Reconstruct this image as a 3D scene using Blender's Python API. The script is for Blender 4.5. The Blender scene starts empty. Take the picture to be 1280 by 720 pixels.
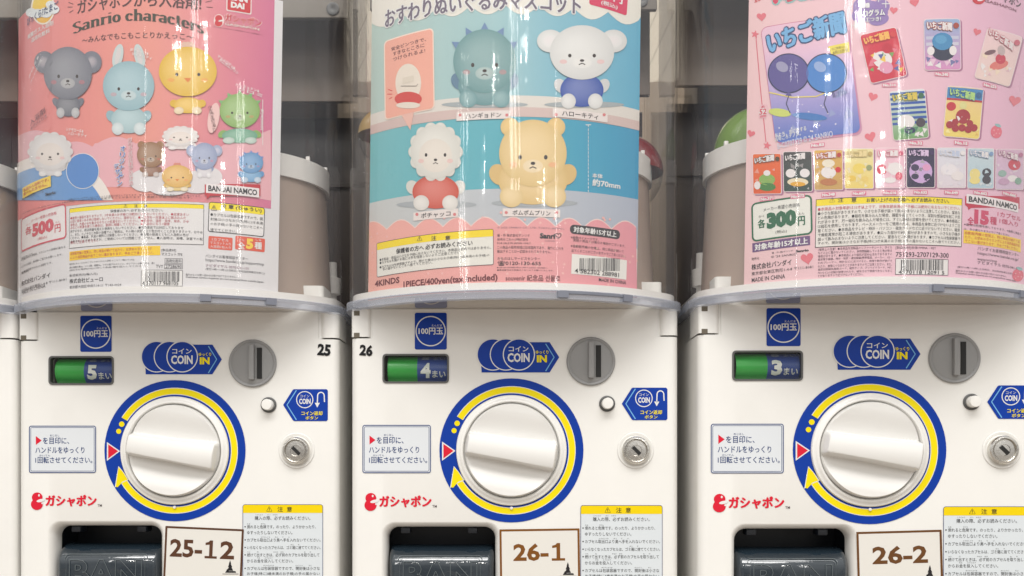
import bpy, bmesh, math, random
from mathutils import Vector, Matrix, geometry
random.seed(7)
SC = bpy.context.scene
COL = SC.collection
S = 0.00075            # metres per unit; one unit = one photo pixel on the door plane of the middle machine
HZ = 580.0             # eye level
BASE = 1000.0          # height 0 of the machines
FD = 1280.0            # camera distance in units

# ------------------------------------------------------------------ camera
cam = bpy.data.cameras.new('camera'); co = bpy.data.objects.new('camera', cam); COL.objects.link(co)
co.location = (0, -FD*S, (BASE-HZ)*S); co.rotation_euler = (math.radians(90), 0, 0)
cam.lens = 36.0; cam.sensor_width = 36.0; cam.sensor_fit = 'HORIZONTAL'
cam.shift_y = (HZ-360)/1280.0
cam.clip_start = 0.01; cam.clip_end = 100
SC.camera = co
# ------------------------------------------------------------------ world and lamps (indoor shop lighting)
w = bpy.data.worlds.new('World'); SC.world = w; w.use_nodes = True
wn = w.node_tree.nodes; wl = w.node_tree.links
wt = wn.new('ShaderNodeTexCoord'); wsx = wn.new('ShaderNodeSeparateXYZ'); wr = wn.new('ShaderNodeValToRGB'); wz = wn.new('ShaderNodeTexNoise')
wz.inputs['Scale'].default_value = 2.6; wz.inputs['Detail'].default_value = 5
wa = wn.new('ShaderNodeMath'); wa.operation = 'MULTIPLY_ADD'; wa.inputs[1].default_value = 0.55
wb = wn.new('ShaderNodeMath'); wb.operation = 'MULTIPLY_ADD'; wb.inputs[1].default_value = 0.5; wb.inputs[2].default_value = 0.22
wl.new(wt.outputs['Generated'], wsx.inputs[0]); wl.new(wt.outputs['Generated'], wz.inputs['Vector'])
wl.new(wsx.outputs['Z'], wb.inputs[0]); wl.new(wz.outputs['Fac'], wa.inputs[0]); wl.new(wb.outputs[0], wa.inputs[2]); wl.new(wa.outputs[0], wr.inputs[0])
cr_ = wr.color_ramp; cr_.elements[0].position = 0.2; cr_.elements[0].color = (.20, .16, .125, 1); cr_.elements[1].position = 0.85; cr_.elements[1].color = (1.7, 1.68, 1.64, 1)
for ps, cl in ((.42, (.42, .39, .36, 1)), (.55, (.95, .925, .89, 1))): e_ = cr_.elements.new(ps); e_.color = cl
wl.new(wr.outputs[0], wn['Background'].inputs[0])
w.node_tree.nodes['Background'].inputs[1].default_value = 0.72
SC.view_settings.view_transform = 'Standard'; SC.view_settings.look = 'None'
SC.view_settings.exposure = -0.07; SC.view_settings.gamma = 1.0
def lamp(name, loc, target, energy, sx, sy, col, shape='RECTANGLE'):
    l = bpy.data.lights.new(name, 'AREA'); l.shape = shape; l.size = sx
    if shape == 'RECTANGLE': l.size_y = sy
    l.energy = energy; l.color = col
    o = bpy.data.objects.new(name, l); COL.objects.link(o); o.location = loc
    d = Vector(target)-Vector(loc); o.rotation_euler = d.to_track_quat('-Z', 'Y').to_euler()
    return o
lamp('ceiling_panel_lamp', (0.1, -1.35, 2.35), (0, 0, 0.35), 30, 2.2, 0.7, (1.0, 0.985, 0.965))
lamp('front_panel_lamp', (-0.2, -2.1, 2.7), (0, 0, 0.3), 37, 2.4, 0.6, (1.0, 0.985, 0.96))
for k, (x, z) in enumerate(((-1.05, 1.55), (0.95, 1.46), (0.35, 2.05), (-0.6, 1.95))):
    lamp('shop_spot_lamp', (x, -3.4, z), (0, 0, 0.5), 3.0, 0.10, 0.10, (1.0, 0.97, 0.92), 'DISK')
lamp('shop_strip_lamp', (0.02, -3.4, 1.86), (0.02, 0, 1.5), 3.0, 0.10, 0.75, (1.0, 0.98, 0.95))
lamp('shop_strip_lamp', (1.5, -3.2, 1.5), (0, 0, 0.6), 2.5, 0.05, 0.9, (1.0, 0.98, 0.95))
lamp('shop_strip_lamp', (-1.6, -3.2, 1.5), (0, 0, 0.6), 2.5, 0.05, 0.9, (1.0, 0.98, 0.95))

# ------------------------------------------------------------------ materials
def lin(v):
    v /= 255.0
    return v/12.92 if v <= 0.04045 else ((v+0.055)/1.055)**2.4
GAIN = 0.88
def c(r, g, b): return (lin(r)*GAIN, lin(g)*GAIN, lin(b)*GAIN)
def mat(name, col=None, rough=0.4, metal=0.0, spec=0.5, coat=0.0, bump=None, var=0.0):
    m = bpy.data.materials.new(name); m.use_nodes = True
    n = m.node_tree.nodes; b = n['Principled BSDF']
    if col: b.inputs['Base Color'].default_value = (*col, 1)
    b.inputs['Roughness'].default_value = rough; b.inputs['Metallic'].default_value = metal
    b.inputs['Specular IOR Level'].default_value = spec; b.inputs['Coat Weight'].default_value = coat
    L = m.node_tree.links
    if bump or var:
        tc = n.new('ShaderNodeTexCoord'); nz = n.new('ShaderNodeTexNoise')
        nz.inputs['Scale'].default_value = bump[0] if bump else 25
        nz.inputs['Detail'].default_value = 4
        L.new(tc.outputs['Object'], nz.inputs['Vector'])
        if bump:
            bp = n.new('ShaderNodeBump'); bp.inputs['Strength'].default_value = bump[1]; bp.inputs['Distance'].default_value = 0.001
            L.new(nz.outputs['Fac'], bp.inputs['Height']); L.new(bp.outputs['Normal'], b.inputs['Normal'])
        if var:
            mr = n.new('ShaderNodeMapRange'); mr.inputs['To Min'].default_value = rough-var; mr.inputs['To Max'].default_value = rough+var
            L.new(nz.outputs['Fac'], mr.inputs['Value']); L.new(mr.outputs['Result'], b.inputs['Roughness'])
    return m
def print_mat(name, rough, coat=0.0):
    m = mat(name, None, rough, 0, 0.25, coat, None, 0.06)
    n = m.node_tree.nodes
    a = n.new('ShaderNodeAttribute'); a.attribute_name = 'ink'
    m.node_tree.links.new(a.outputs['Color'], n['Principled BSDF'].inputs['Base Color'])
    return m
def clear_mat(name, tint, rough=0.03, ripple=0.0, milk=0.0):
    m = bpy.data.materials.new(name); m.use_nodes = True
    n = m.node_tree.nodes; L = m.node_tree.links
    n.remove(n['Principled BSDF']); out = n['Material Output']
    tr = n.new('ShaderNodeBsdfTransparent'); tr.inputs[0].default_value = (*tint, 1)
    gl = n.new('ShaderNodeBsdfGlossy'); gl.inputs['Roughness'].default_value = rough
    fr = n.new('ShaderNodeFresnel'); fr.inputs['IOR'].default_value = 1.45
    mx = n.new('ShaderNodeMixShader')
    ge = n.new('ShaderNodeNewGeometry'); su = n.new('ShaderNodeMath'); su.operation = 'SUBTRACT'; su.inputs[0].default_value = 1.0
    mu = n.new('ShaderNodeMath'); mu.operation = 'MULTIPLY'
    L.new(ge.outputs['Backfacing'], su.inputs[1]); L.new(su.outputs[0], mu.inputs[0]); L.new(fr.outputs[0], mu.inputs[1])
    L.new(mu.outputs[0], mx.inputs[0]); L.new(tr.outputs[0], mx.inputs[1]); L.new(gl.outputs[0], mx.inputs[2])
    if milk:
        di = n.new('ShaderNodeBsdfDiffuse'); di.inputs[0].default_value = (.58, .61, .69, 1); m2 = n.new('ShaderNodeMixShader'); m2.inputs[0].default_value = milk
        L.new(mx.outputs[0], m2.inputs[1]); L.new(di.outputs[0], m2.inputs[2]); L.new(m2.outputs[0], out.inputs[0])
    else: L.new(mx.outputs[0], out.inputs[0])
    if ripple:
        tc = n.new('ShaderNodeTexCoord'); mp = n.new('ShaderNodeMapping'); mp.inputs['Scale'].default_value = (1, 1, 0.045)
        nz = n.new('ShaderNodeTexNoise'); nz.inputs['Scale'].default_value = 55; nz.inputs['Detail'].default_value = 3
        nz2 = n.new('ShaderNodeTexNoise'); nz2.inputs['Scale'].default_value = 26; mp2 = n.new('ShaderNodeMapping'); mp2.inputs['Scale'].default_value = (.35, .35, 1)
        L.new(tc.outputs['Object'], mp.inputs[0]); L.new(mp.outputs[0], nz.inputs['Vector'])
        L.new(tc.outputs['Object'], mp2.inputs[0]); L.new(mp2.outputs[0], nz2.inputs['Vector'])
        ad = n.new('ShaderNodeMath'); ad.operation = 'MULTIPLY_ADD'; ad.inputs[1].default_value = 0.5
        L.new(nz.outputs['Fac'], ad.inputs[0]); L.new(nz2.outputs['Fac'], ad.inputs[2])
        bp = n.new('ShaderNodeBump'); bp.inputs['Strength'].default_value = ripple; bp.inputs['Distance'].default_value = 0.004
        L.new(ad.outputs[0], bp.inputs['Height']); L.new(bp.outputs[0], gl.inputs['Normal'])
    return m
M = {}
M['white'] = mat('white_plastic', (0.81, 0.797, 0.762), 0.32, 0, 0.5, 0.15, (160, 0.03), 0.05)
def grime(m, col, amt):
    n = m.node_tree.nodes; L = m.node_tree.links; b = n['Principled BSDF']
    tc = n.new('ShaderNodeTexCoord'); a = n.new('ShaderNodeTexNoise'); a.inputs['Scale'].default_value = 7; a.inputs['Detail'].default_value = 9; a.inputs['Roughness'].default_value = .65
    r = n.new('ShaderNodeValToRGB'); r.color_ramp.elements[0].position = .35; r.color_ramp.elements[0].color = (*[v*(1-amt) for v in col], 1); r.color_ramp.elements[1].position = .62; r.color_ramp.elements[1].color = (*col, 1)
    L.new(tc.outputs['Object'], a.inputs['Vector']); L.new(a.outputs['Fac'], r.inputs[0]); L.new(r.outputs[0], b.inputs['Base Color'])
grime(M['white'], (0.81, 0.797, 0.762), .045)
M['knob'] = mat('knob_plastic', (0.77, 0.76, 0.735), 0.36, 0, 0.5, 0.08, (300, 0.02))
M['grey'] = mat('grey_plastic', (0.29, 0.29, 0.29), 0.42, 0, 0.5, 0, (420, 0.12), 0.06)
M['dgrey'] = mat('dark_grey_plastic', (0.09, 0.09, 0.088), 0.4, 0, 0.5, 0, (300, 0.06))
M['black'] = mat('black_slot', (0.006, 0.006, 0.006), 0.6)
M['cavity'] = mat('cavity_plastic', (0.010, 0.014, 0.022), 0.4, 0, 0.5, 0, (60, 0.1))
M['flap'] = mat('smoked_flap', (0.016, 0.026, 0.036), 0.06, 0, 0.6, 1.0, (40, 0.9))
M['emboss'] = mat('embossed_flap_edge', (0.10, 0.118, 0.125), 0.15, 0, 0.6)
M['metal'] = mat('lock_metal', (0.72, 0.70, 0.66), 0.2, 1.0, 0.5, 0, (500, 0.15), 0.1)
M['green'] = mat('green_drum', c(62, 178, 78), 0.3, 0, 0.5, 0, (200, 0.05))
M['blue'] = mat('blue_drum', c(56, 80, 160), 0.35, 0, 0.5, 0, (200, 0.05))
M['print'] = print_mat('printed_sticker', 0.38, 0.0)
M['paper'] = print_mat('printed_card', 0.30, 0.25)
M['dome'] = clear_mat('clear_dome_plastic', (0.975, 0.972, 0.968), 0.055, 0.26, milk=0.03)
M['flange'] = clear_mat('clear_flange_plastic', (0.90, 0.91, 0.94), 0.08, 0.1, milk=0.32)
M['frost'] = mat('frosted_hopper', (0.42, 0.33, 0.275), 0.4, 0, 0.5, 0, (30, 0.1))
M['ring'] = mat('hopper_ring_plastic', (0.78, 0.76, 0.73), 0.35, 0, 0.5, 0, (80, 0.04))
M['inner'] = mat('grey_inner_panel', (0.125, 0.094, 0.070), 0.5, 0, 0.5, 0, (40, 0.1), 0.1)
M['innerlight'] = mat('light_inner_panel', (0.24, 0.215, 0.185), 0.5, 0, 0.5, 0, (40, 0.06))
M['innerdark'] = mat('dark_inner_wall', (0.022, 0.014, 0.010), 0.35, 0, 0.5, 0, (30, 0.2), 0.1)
M['brown'] = mat('brown_housing', (0.22, 0.185, 0.15), 0.45, 0, 0.5, 0, (30, 0.1), 0.1)
M['clip'] = clear_mat('clip_plastic', (0.86, 0.86, 0.86), 0.2)

# ------------------------------------------------------------------ object helpers
def link(name, me, parent=None, m=None):
    o = bpy.data.objects.new(name, me); COL.objects.link(o)
    if m: me.materials.clear(); me.materials.append(m)
    if parent is not None: o.parent = parent
    return o
def thing(name, label, cat, loc=(0, 0, 0), group=None, scale=(1, 1, 1)):
    o = bpy.data.objects.new(name, None); COL.objects.link(o)
    o.location = loc; o.scale = scale; o['label'] = label; o['category'] = cat; o.empty_display_size = 0.05
    if group: o['group'] = group
    return o
def setpart(o, label=None):
    if label: o['label'] = label
    return o
def P3(X, d, h): return Vector((X*S, -d*S, h*S))       # units: X right, d towards the viewer, h up
def Y(y): return BASE-y
def bm_obj(name, bm, m, parent, smooth=True, angle=40):
    bmesh.ops.recalc_face_normals(bm, faces=bm.faces)
    me = bpy.data.meshes.new(name); bm.to_mesh(me); bm.free()
    if smooth:
        for p in me.polygons: p.use_smooth = True
        me.set_sharp_from_angle(angle=math.radians(angle))
    return link(name, me, parent, m)
def add_box(bm, x0, x1, d0, d1, h0, h1, bev=0):
    r = bmesh.ops.create_cube(bm, size=1)
    mtx = Matrix.Translation(P3((x0+x1)/2, (d0+d1)/2, (h0+h1)/2)) @ Matrix.Diagonal(((x1-x0)*S, abs(d1-d0)*S, (h1-h0)*S, 1))
    bmesh.ops.transform(bm, matrix=mtx, verts=r['verts'])
    if bev:
        es = list({e for v in r['verts'] for e in v.link_edges})
        bmesh.ops.bevel(bm, geom=es, offset=bev*S, segments=2, affect='EDGES', profile=0.5)
def add_prism_h(bm, plan, h0, h1, cap=True):            # plan outline (X,d) raised from h0 to h1
    a = [bm.verts.new(P3(x, d, h0)) for x, d in plan]; b = [bm.verts.new(P3(x, d, h1)) for x, d in plan]
    n = len(plan)
    for i in range(n): bm.faces.new((a[i], a[(i+1) % n], b[(i+1) % n], b[i]))
    if cap:
        bm.faces.new(a[::-1]); bm.faces.new(b)
def add_lathe(bm, cx, ch, prof, n=64):                   # prof: (radius, d); axis points at the viewer
    rings = []
    for r, d in prof:
        if r < 1e-6: rings.append([bm.verts.new(P3(cx, d, ch))])
        else: rings.append([bm.verts.new(P3(cx+r*math.cos(2*math.pi*i/n), d, ch+r*math.sin(2*math.pi*i/n))) for i in range(n)])
    for A, B in zip(rings, rings[1:]):
        for i in range(n):
            j = (i+1) % n
            if len(A) == 1 and len(B) == 1: continue
            if len(A) == 1: bm.faces.new((A[0], B[i], B[j]))
            elif len(B) == 1: bm.faces.new((A[i], A[j], B[0]))
            else: bm.faces.new((A[i], A[j], B[j], B[i]))
def strip_shell(bm, outer, inner, h0, h1):               # open path wall with thickness
    def col(p, h): return [bm.verts.new(P3(x, d, h)) for x, d in p]
    a0, a1, b0, b1 = col(outer, h0), col(outer, h1), col(inner, h0), col(inner, h1)
    n = len(outer)
    for i in range(n-1):
        bm.faces.new((a0[i], a0[i+1], a1[i+1], a1[i])); bm.faces.new((b0[i+1], b0[i], b1[i], b1[i+1]))
        bm.faces.new((a1[i], a1[i+1], b1[i+1], b1[i])); bm.faces.new((a0[i+1], a0[i], b0[i], b0[i+1]))
    bm.faces.new((a0[0], a1[0], b1[0], b0[0])); bm.faces.new((a0[-1], b0[-1], b1[-1], a1[-1]))
def rrect(w, h, r, n=5):
    r = min(r, w/2, h/2)
    if r <= 0.01: return [(-w/2, -h/2), (w/2, -h/2), (w/2, h/2), (-w/2, h/2)]
    out = []
    for cx, cy, a in ((w/2-r, -h/2+r, -90), (w/2-r, h/2-r, 0), (-w/2+r, h/2-r, 90), (-w/2+r, -h/2+r, 180)):
        for i in range(n+1):
            t = math.radians(a+90*i/n); out.append((cx+r*math.cos(t), cy+r*math.sin(t)))
    return out
def tess(loops):
    vl = [[Vector((x, y, 0)) for x, y in L] for L in loops]
    return [p for L in loops for p in L], geometry.tessellate_polygon(vl)

# ------------------------------------------------------------------ lettering
_gc = {}
def glyphs(t, bold, res):
    k = (t, bold, res)
    if k not in _gc:
        cu = bpy.data.curves.new('t', 'FONT'); cu.body = t; cu.offset = bold; cu.resolution_u = res
        o = bpy.data.objects.new('t', cu); me = bpy.data.meshes.new_from_object(o)
        v = [(p.co.x, p.co.y) for p in me.vertices]; f = [tuple(p.vertices) for p in me.polygons]
        bpy.data.objects.remove(o); bpy.data.curves.remove(cu); bpy.data.meshes.remove(me)
        if not v: v = [(0, 0), (1, 0), (1, 1)]; f = []
        x0 = min(a for a, b in v); x1 = max(a for a, b in v); y0 = min(b for a, b in v); y1 = max(b for a, b in v)
        _gc[k] = ([((a-x0)/(x1-x0+1e-9)-.5, (b-y0)/(y1-y0+1e-9)-.5) for a, b in v], f)
    return _gc[k]
# high contrast display letters drawn with a flat nib (skeletons, x height 1)
def arc(cx, cy, rx, ry, a0, a1, n=12):
    return [(cx+rx*math.cos(math.radians(a0+(a1-a0)*i/n)), cy+ry*math.sin(math.radians(a0+(a1-a0)*i/n))) for i in range(n+1)]
SER = {
 'S': (0.95, [arc(.45, 1.13, .30, .27, 40, 200)+arc(.47, .36, .33, .32, 80, -150)], [(.70, 1.1, .76, 1.35)]),
 'a': (0.85, [[(.62, 0.03), (.62, .70)]+arc(.40, .70, .22, .26, 0, 150), arc(.32, .28, .22, .24, 40, 320)], []),
 'n': (1.0, [[(.22, .03), (.22, .97)], arc(.52, .62, .22, .34, 150, 0)+[(.74, .03)]], [(.02, .94, .22, 1.0), (.02, 0, .42, .06), (.54, 0, .94, .06)]),
 'r': (0.72, [[(.22, .03), (.22, .97)], arc(.50, .70, .20, .24, 160, 40)], [(.02, .94, .22, 1.0), (.02, 0, .44, .06)]),
 'i': (0.48, [[(.22, .03), (.22, .97)], [(.20, 1.32), (.24, 1.36)]], [(.02, .94, .22, 1.0), (.02, 0, .44, .06)]),
 'o': (0.90, [arc(.42, .5, .28, .46, 0, 360, 20)], []),
 'c': (0.80, [arc(.40, .5, .28, .46, 45, 315, 16), [(.58, .74), (.60, .78)]], []),
 'h': (1.0, [[(.22, .03), (.22, 1.47)], arc(.52, .62, .22, .34, 150, 0)+[(.74, .03)]], [(.02, 1.44, .22, 1.5), (.02, 0, .42, .06), (.54, 0, .94, .06)]),
 't': (0.62, [[(.26, 1.28), (.26, .22)]+arc(.42, .22, .16, .18, 180, 320)], [(.04, .92, .54, .98)]),
 'e': (0.82, [arc(.40, .5, .28, .46, 5, 318, 18), [(.16, .5), (.66, .5)]], []),
 's': (0.70, [arc(.33, .73, .20, .22, 40, 210)+arc(.34, .26, .22, .22, 80, -150)], [(.50, .70, .54, .92), (.08, .1, .12, .32)]),
 ' ': (0.42, [], []),
}
def hull(pts):
    pts = sorted(set(pts)); lo = []; up = []
    for p in pts:
        while len(lo) > 1 and (lo[-1][0]-lo[-2][0])*(p[1]-lo[-2][1])-(lo[-1][1]-lo[-2][1])*(p[0]-lo[-2][0]) <= 0: lo.pop()
        lo.append(p)
    for p in pts[::-1]:
        while len(up) > 1 and (up[-1][0]-up[-2][0])*(p[1]-up[-2][1])-(up[-1][1]-up[-2][1])*(p[0]-up[-2][0]) <= 0: up.pop()
        up.append(p)
    return lo[:-1]+up[:-1]

class Sheet:
    """printed matter: collects inked shapes, laid on a flat door or a curved card"""
    def __init__(s, conv, map3, curved, m):
        s.conv, s.map3, s.curved, s.m = conv, map3, curved, m; s.reset()
    def reset(s): s.v, s.f, s.c = [], [], []
    def raw(s, pts, tris, col, layer, fine=False):
        fcol = callable(col)
        xs = [p[0] for p in pts]; ys = [p[1] for p in pts]
        bb = (min(xs), max(xs), min(ys), max(ys))
        if (s.curved and bb[1]-bb[0] > 14) or fcol:
            bm = bmesh.new(); vs = [bm.verts.new((x, y, 0)) for x, y in pts]
            for t in tris:
                try: bm.faces.new([vs[i] for i in t])
                except ValueError: pass
            st = 8 if fcol and not s.curved else 10
            k = math.ceil(bb[0]/st)*st
            while k < bb[1]:
                bmesh.ops.bisect_plane(bm, geom=bm.verts[:]+bm.edges[:]+bm.faces[:], plane_co=(k, 0, 0), plane_no=(1, 0, 0)); k += st
            if fcol:
                k = math.ceil(bb[2]/20)*20
                while k < bb[3]:
                    bmesh.ops.bisect_plane(bm, geom=bm.verts[:]+bm.edges[:]+bm.faces[:], plane_co=(0, k, 0), plane_no=(0, 1, 0)); k += 20
            bm.verts.index_update()
            pts = [(v.co.x, v.co.y) for v in bm.verts]; tris = [[v.index for v in f.verts] for f in bm.faces]; bm.free()
        o = len(s.v)
        for x, y in pts:
            s.v.append(s.map3(x, y, layer*0.22))
            s.c.append(col((x-bb[0])/(bb[1]-bb[0]+1e-9), (y-bb[2])/(bb[3]-bb[2]+1e-9)) if fcol else col)
        s.f += [[i+o for i in t] for t in tris]
    def box(s, x0, y0, x1, y1):
        ym, xm = (y0+y1)/2, (x0+x1)/2
        a, b = s.conv(x0, ym), s.conv(x1, ym); t, u = s.conv(xm, y0), s.conv(xm, y1)
        cc = s.conv(xm, ym)
        return (a[0]+b[0])/2, cc[1], b[0]-a[0], t[1]-u[1]
    def place(s, loc, cx, cy, rot):
        ca, sa = math.cos(math.radians(rot)), math.sin(math.radians(rot))
        return [(cx+x*ca-y*sa, cy+x*sa+y*ca) for x, y in loc]
    def rect(s, x0, y0, x1, y1, col, layer, r=0, rot=0):
        cx, cy, ww, hh = s.box(x0, y0, x1, y1)
        p, t = tess([s.place(rrect(ww, hh, r), cx, cy, rot)]); s.raw(p, t, col, layer)
    def frame(s, x0, y0, x1, y1, wd, col, layer, r=0, rot=0):
        cx, cy, ww, hh = s.box(x0, y0, x1, y1)
        rr = max(r, .05)
        p, t = tess([s.place(rrect(ww, hh, rr), cx, cy, rot), s.place(rrect(ww-2*wd, hh-2*wd, max(rr-wd, .03)), cx, cy, rot)]); s.raw(p, t, col, layer)
    def ell(s, cx, cy, rx, ry, col, layer, rot=0, n=28, clamp=None):
        pts = s.place([(rx*math.cos(2*math.pi*i/n), -ry*math.sin(2*math.pi*i/n)) for i in range(n)], cx, cy, -rot)
        s.poly(pts[::-1], col, layer, clamp)
    def poly(s, px, col, layer, clamp=None):
        if clamp: px = [(min(max(x, clamp[0]), clamp[2]), min(max(y, clamp[1]), clamp[3])) for x, y in px]
        p, t = tess([[s.conv(x, y) for x, y in px]]); s.raw(p, t, col, layer)
    def ring(s, cx, cy, r0, r1, col, layer, a0=0, a1=360, n=72):
        n = max(6, int(n*abs(a1-a0)/360))
        A = [s.conv(cx+r0*math.cos(math.radians(a0+(a1-a0)*i/n)), cy-r0*math.sin(math.radians(a0+(a1-a0)*i/n))) for i in range(n+1)]
        B = [s.conv(cx+r1*math.cos(math.radians(a0+(a1-a0)*i/n)), cy-r1*math.sin(math.radians(a0+(a1-a0)*i/n))) for i in range(n+1)]
        s.raw(A+B, [(i, i+1, n+2+i, n+1+i) for i in range(n)], col, layer)
    def line(s, px, wd, col, layer):
        q = [Vector(s.conv(x, y)) for x, y in px]; A, B = [], []
        for i, p in enumerate(q):
            d = (q[min(i+1, len(q)-1)]-q[max(i-1, 0)]).normalized(); nn = Vector((-d.y, d.x))*wd/2
            A.append(tuple(p+nn)); B.append(tuple(p-nn))
        n = len(q); s.raw(A+B, [(i, i+1, n+i+1, n+i) for i in range(n-1)], col, layer)
    def text(s, t, x0, y0, x1, y1, col, layer, bold=0.0, rot=0, bend=0, res=2):
        # heavy Japanese strokes: shifted copies (an outline offset would close the counters)
        dense = bold > 0 and any(ord(ch) > 0x2000 for ch in t)
        v, f = glyphs(t, 0.0 if dense else bold, res)
        cx, cy, ww, hh = s.box(x0, y0, x1, y1)
        b = bold*hh*.8 if dense else 0
        if b < .06: sh = [(0, 0)]
        elif bold < .08: sh = [(-b, b*.3), (b, -b*.3), (b*.2, b*.7), (-b*.2, -b*.7)]
        else: sh = [(b*math.cos(k*math.pi/5), b*math.sin(k*math.pi/5)) for k in range(10)]+[(b*.5*math.cos(k*math.pi/2.5), b*.5*math.sin(k*math.pi/2.5)) for k in range(5)]
        for k, (dx, dy) in enumerate(sh):
            loc = [(x*(ww-2*b)+dx, y*(hh-2*b)-bend*(4*x*x-1)*.5+dy) for x, y in v]
            s.raw(s.place(loc, cx, cy, rot), f, col, layer+k*.03)
    def outlined(s, t, x0, y0, x1, y1, col, ocol, layer, b=0.02, ob=0.07, grow=1.0, rot=0, bend=0):
        s.text(t, x0-grow, y0-grow, x1+grow, y1+grow, ocol, layer, ob, rot, bend)
        s.text(t, x0, y0, x1, y1, col, layer+.6, b, rot, bend)
    def lines(s, ls, x0, y0, dy, hh, x1, col, layer, bold=0.0):
        mx = max(len(l) for l in ls)
        for i, l in enumerate(ls):
            cl = col[i] if isinstance(col, list) else col
            s.text(l, x0, y0+i*dy, x0+(x1-x0)*(1 if len(l) > mx*.9 else len(l)/mx), y0+i*dy+hh, cl, layer, bold, res=1)
    def barcode(s, x0, y0, x1, y1, col, layer, seed):
        rd = random.Random(seed); x = x0
        while x < x1-1:
            wd = rd.choice((.45, .45, .8, 1.2)); s.rect(x, y0, x+wd, y1, col, layer); x += wd+rd.choice((.5, .6, .9, 1.2))
    def serif(s, t, x0, x1, ybase, xh, col, layer, bend):
        W = sum(SER[k][0] for k in t); sx = (x1-x0)/W; x = x0; cnt = 0
        nib = [(.15*math.cos(i*math.pi/5), .033*math.sin(i*math.pi/5)) for i in range(10)]
        for k in t:
            wdt, strokes, bars = SER[k]
            def mp(u, v):
                X = x+u*sx; tt = (X-(x0+x1)/2)/((x1-x0)/2)
                return (X, ybase-bend*(1-tt*tt)-v*xh)
            for st in strokes:
                for a, b in zip(st, st[1:]):
                    hp = hull([(round(p[0]+q[0], 5), round(p[1]+q[1], 5)) for p in (a, b) for q in nib])
                    s.poly([mp(u, v) for u, v in hp], col, layer+cnt*.006); cnt += 1
            for (a, b, e, g) in bars:
                s.poly([mp(a, b), mp(e, b), mp(e, g), mp(a, g)], col, layer+cnt*.006); cnt += 1
            x += wdt*sx
    def flush(s, name, parent, label=None):
        me = bpy.data.meshes.new(name); me.from_pydata(s.v, [], s.f); me.update()
        at = me.color_attributes.new('ink', 'FLOAT_COLOR', 'POINT')
        at.data.foreach_set('color', [k for q in s.c for k in (*q, 1.0)])
        # face the viewer
        bm = bmesh.new(); bm.from_mesh(me)
        rev = [f for f in bm.faces if f.normal.y > 0]
        if rev: bmesh.ops.reverse_faces(bm, faces=rev)
        bm.to_mesh(me); bm.free()
        o = link(name, me, parent, s.m); s.reset()
        return setpart(o, label)
    def ball(s, cx, cy, rx, ry, cin, cout, layer, n=36, m=9):      # softly modelled printed shape
        pts, cols, tr = [], [], []
        for j in range(m+1):
            q = j/m
            for i in range(n):
                a = 2*math.pi*i/n; k = 1-q
                pts.append(s.conv(cx+rx*q*math.cos(a)-rx*.22*k, cy-ry*q*math.sin(a)-ry*.28*k)); cols.append(tuple(u+(v-u)*q**1.7 for u, v in zip(cin, cout)))
        o = len(s.v)
        for (x, y), cl in zip(pts, cols): s.v.append(s.map3(x, y, layer*.22)); s.c.append(cl)
        for j in range(m):
            for i in range(n):
                k = (i+1) % n; s.f.append([o+j*n+i, o+j*n+k, o+(j+1)*n+k, o+(j+1)*n+i])

WHITE = c(236, 236, 234); INK = c(40, 38, 40); BLUE = c(0, 58, 162); YEL = c(250, 228, 0); RED = c(222, 30, 55)

# ------------------------------------------------------------------ setting
def setting():
    bm = bmesh.new(); add_box(bm, -4000, 4000, -1400, 3000, -14, -4)
    o = bm_obj('floor', bm, mat('shelf_floor', (0.30, 0.26, 0.22), 0.6, 0, .4, 0, (12, .1), .1), None, False); o['kind'] = 'structure'
    # wall behind the machines, clad in wide slanted boards
    bm = bmesh.new()
    add_box(bm, -3000, 3000, -1010, -990, -3, 2200)
    dirv = Vector((0.42, 0.907)); nrm = Vector((dirv.y, -dirv.x))
    for i in range(-60, 62):
        cpt = nrm*(i*34)
        q = [cpt+dirv*a+nrm*b for a, b in ((-900, -16.2), (-900, 16.2), (3200, 16.2), (3200, -16.2))]
        vs = [bm.verts.new(P3(p.x, -988, p.y+200)) for p in q]; vt = [bm.verts.new(P3(p.x, -980, p.y+200)) for p in q]
        bm.faces.new(vt)
        for a in range(4): bm.faces.new((vs[a], vs[(a+1) % 4], vt[(a+1) % 4], vt[a]))
    m = mat('cream_boards', (0.62, 0.55, 0.44), 0.5, 0, .4, 0, (9, .15), .1)
    o = bm_obj('wall', bm, m, None, False); o['kind'] = 'structure'
    bm = bmesh.new(); add_box(bm, -3000, 3000, -975, -940, -3, Y(-250), 3)
    for i in range(-30, 31): add_box(bm, i*96, i*96+3, -940, -937, 0, Y(-240))
    o = bm_obj('wall_panelling', bm, mat('brown_panelling', (0.24, 0.18, 0.12), 0.45, 0, .4, 0, (14, .2), .1), None, False); o['kind'] = 'structure'
setting()

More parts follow.
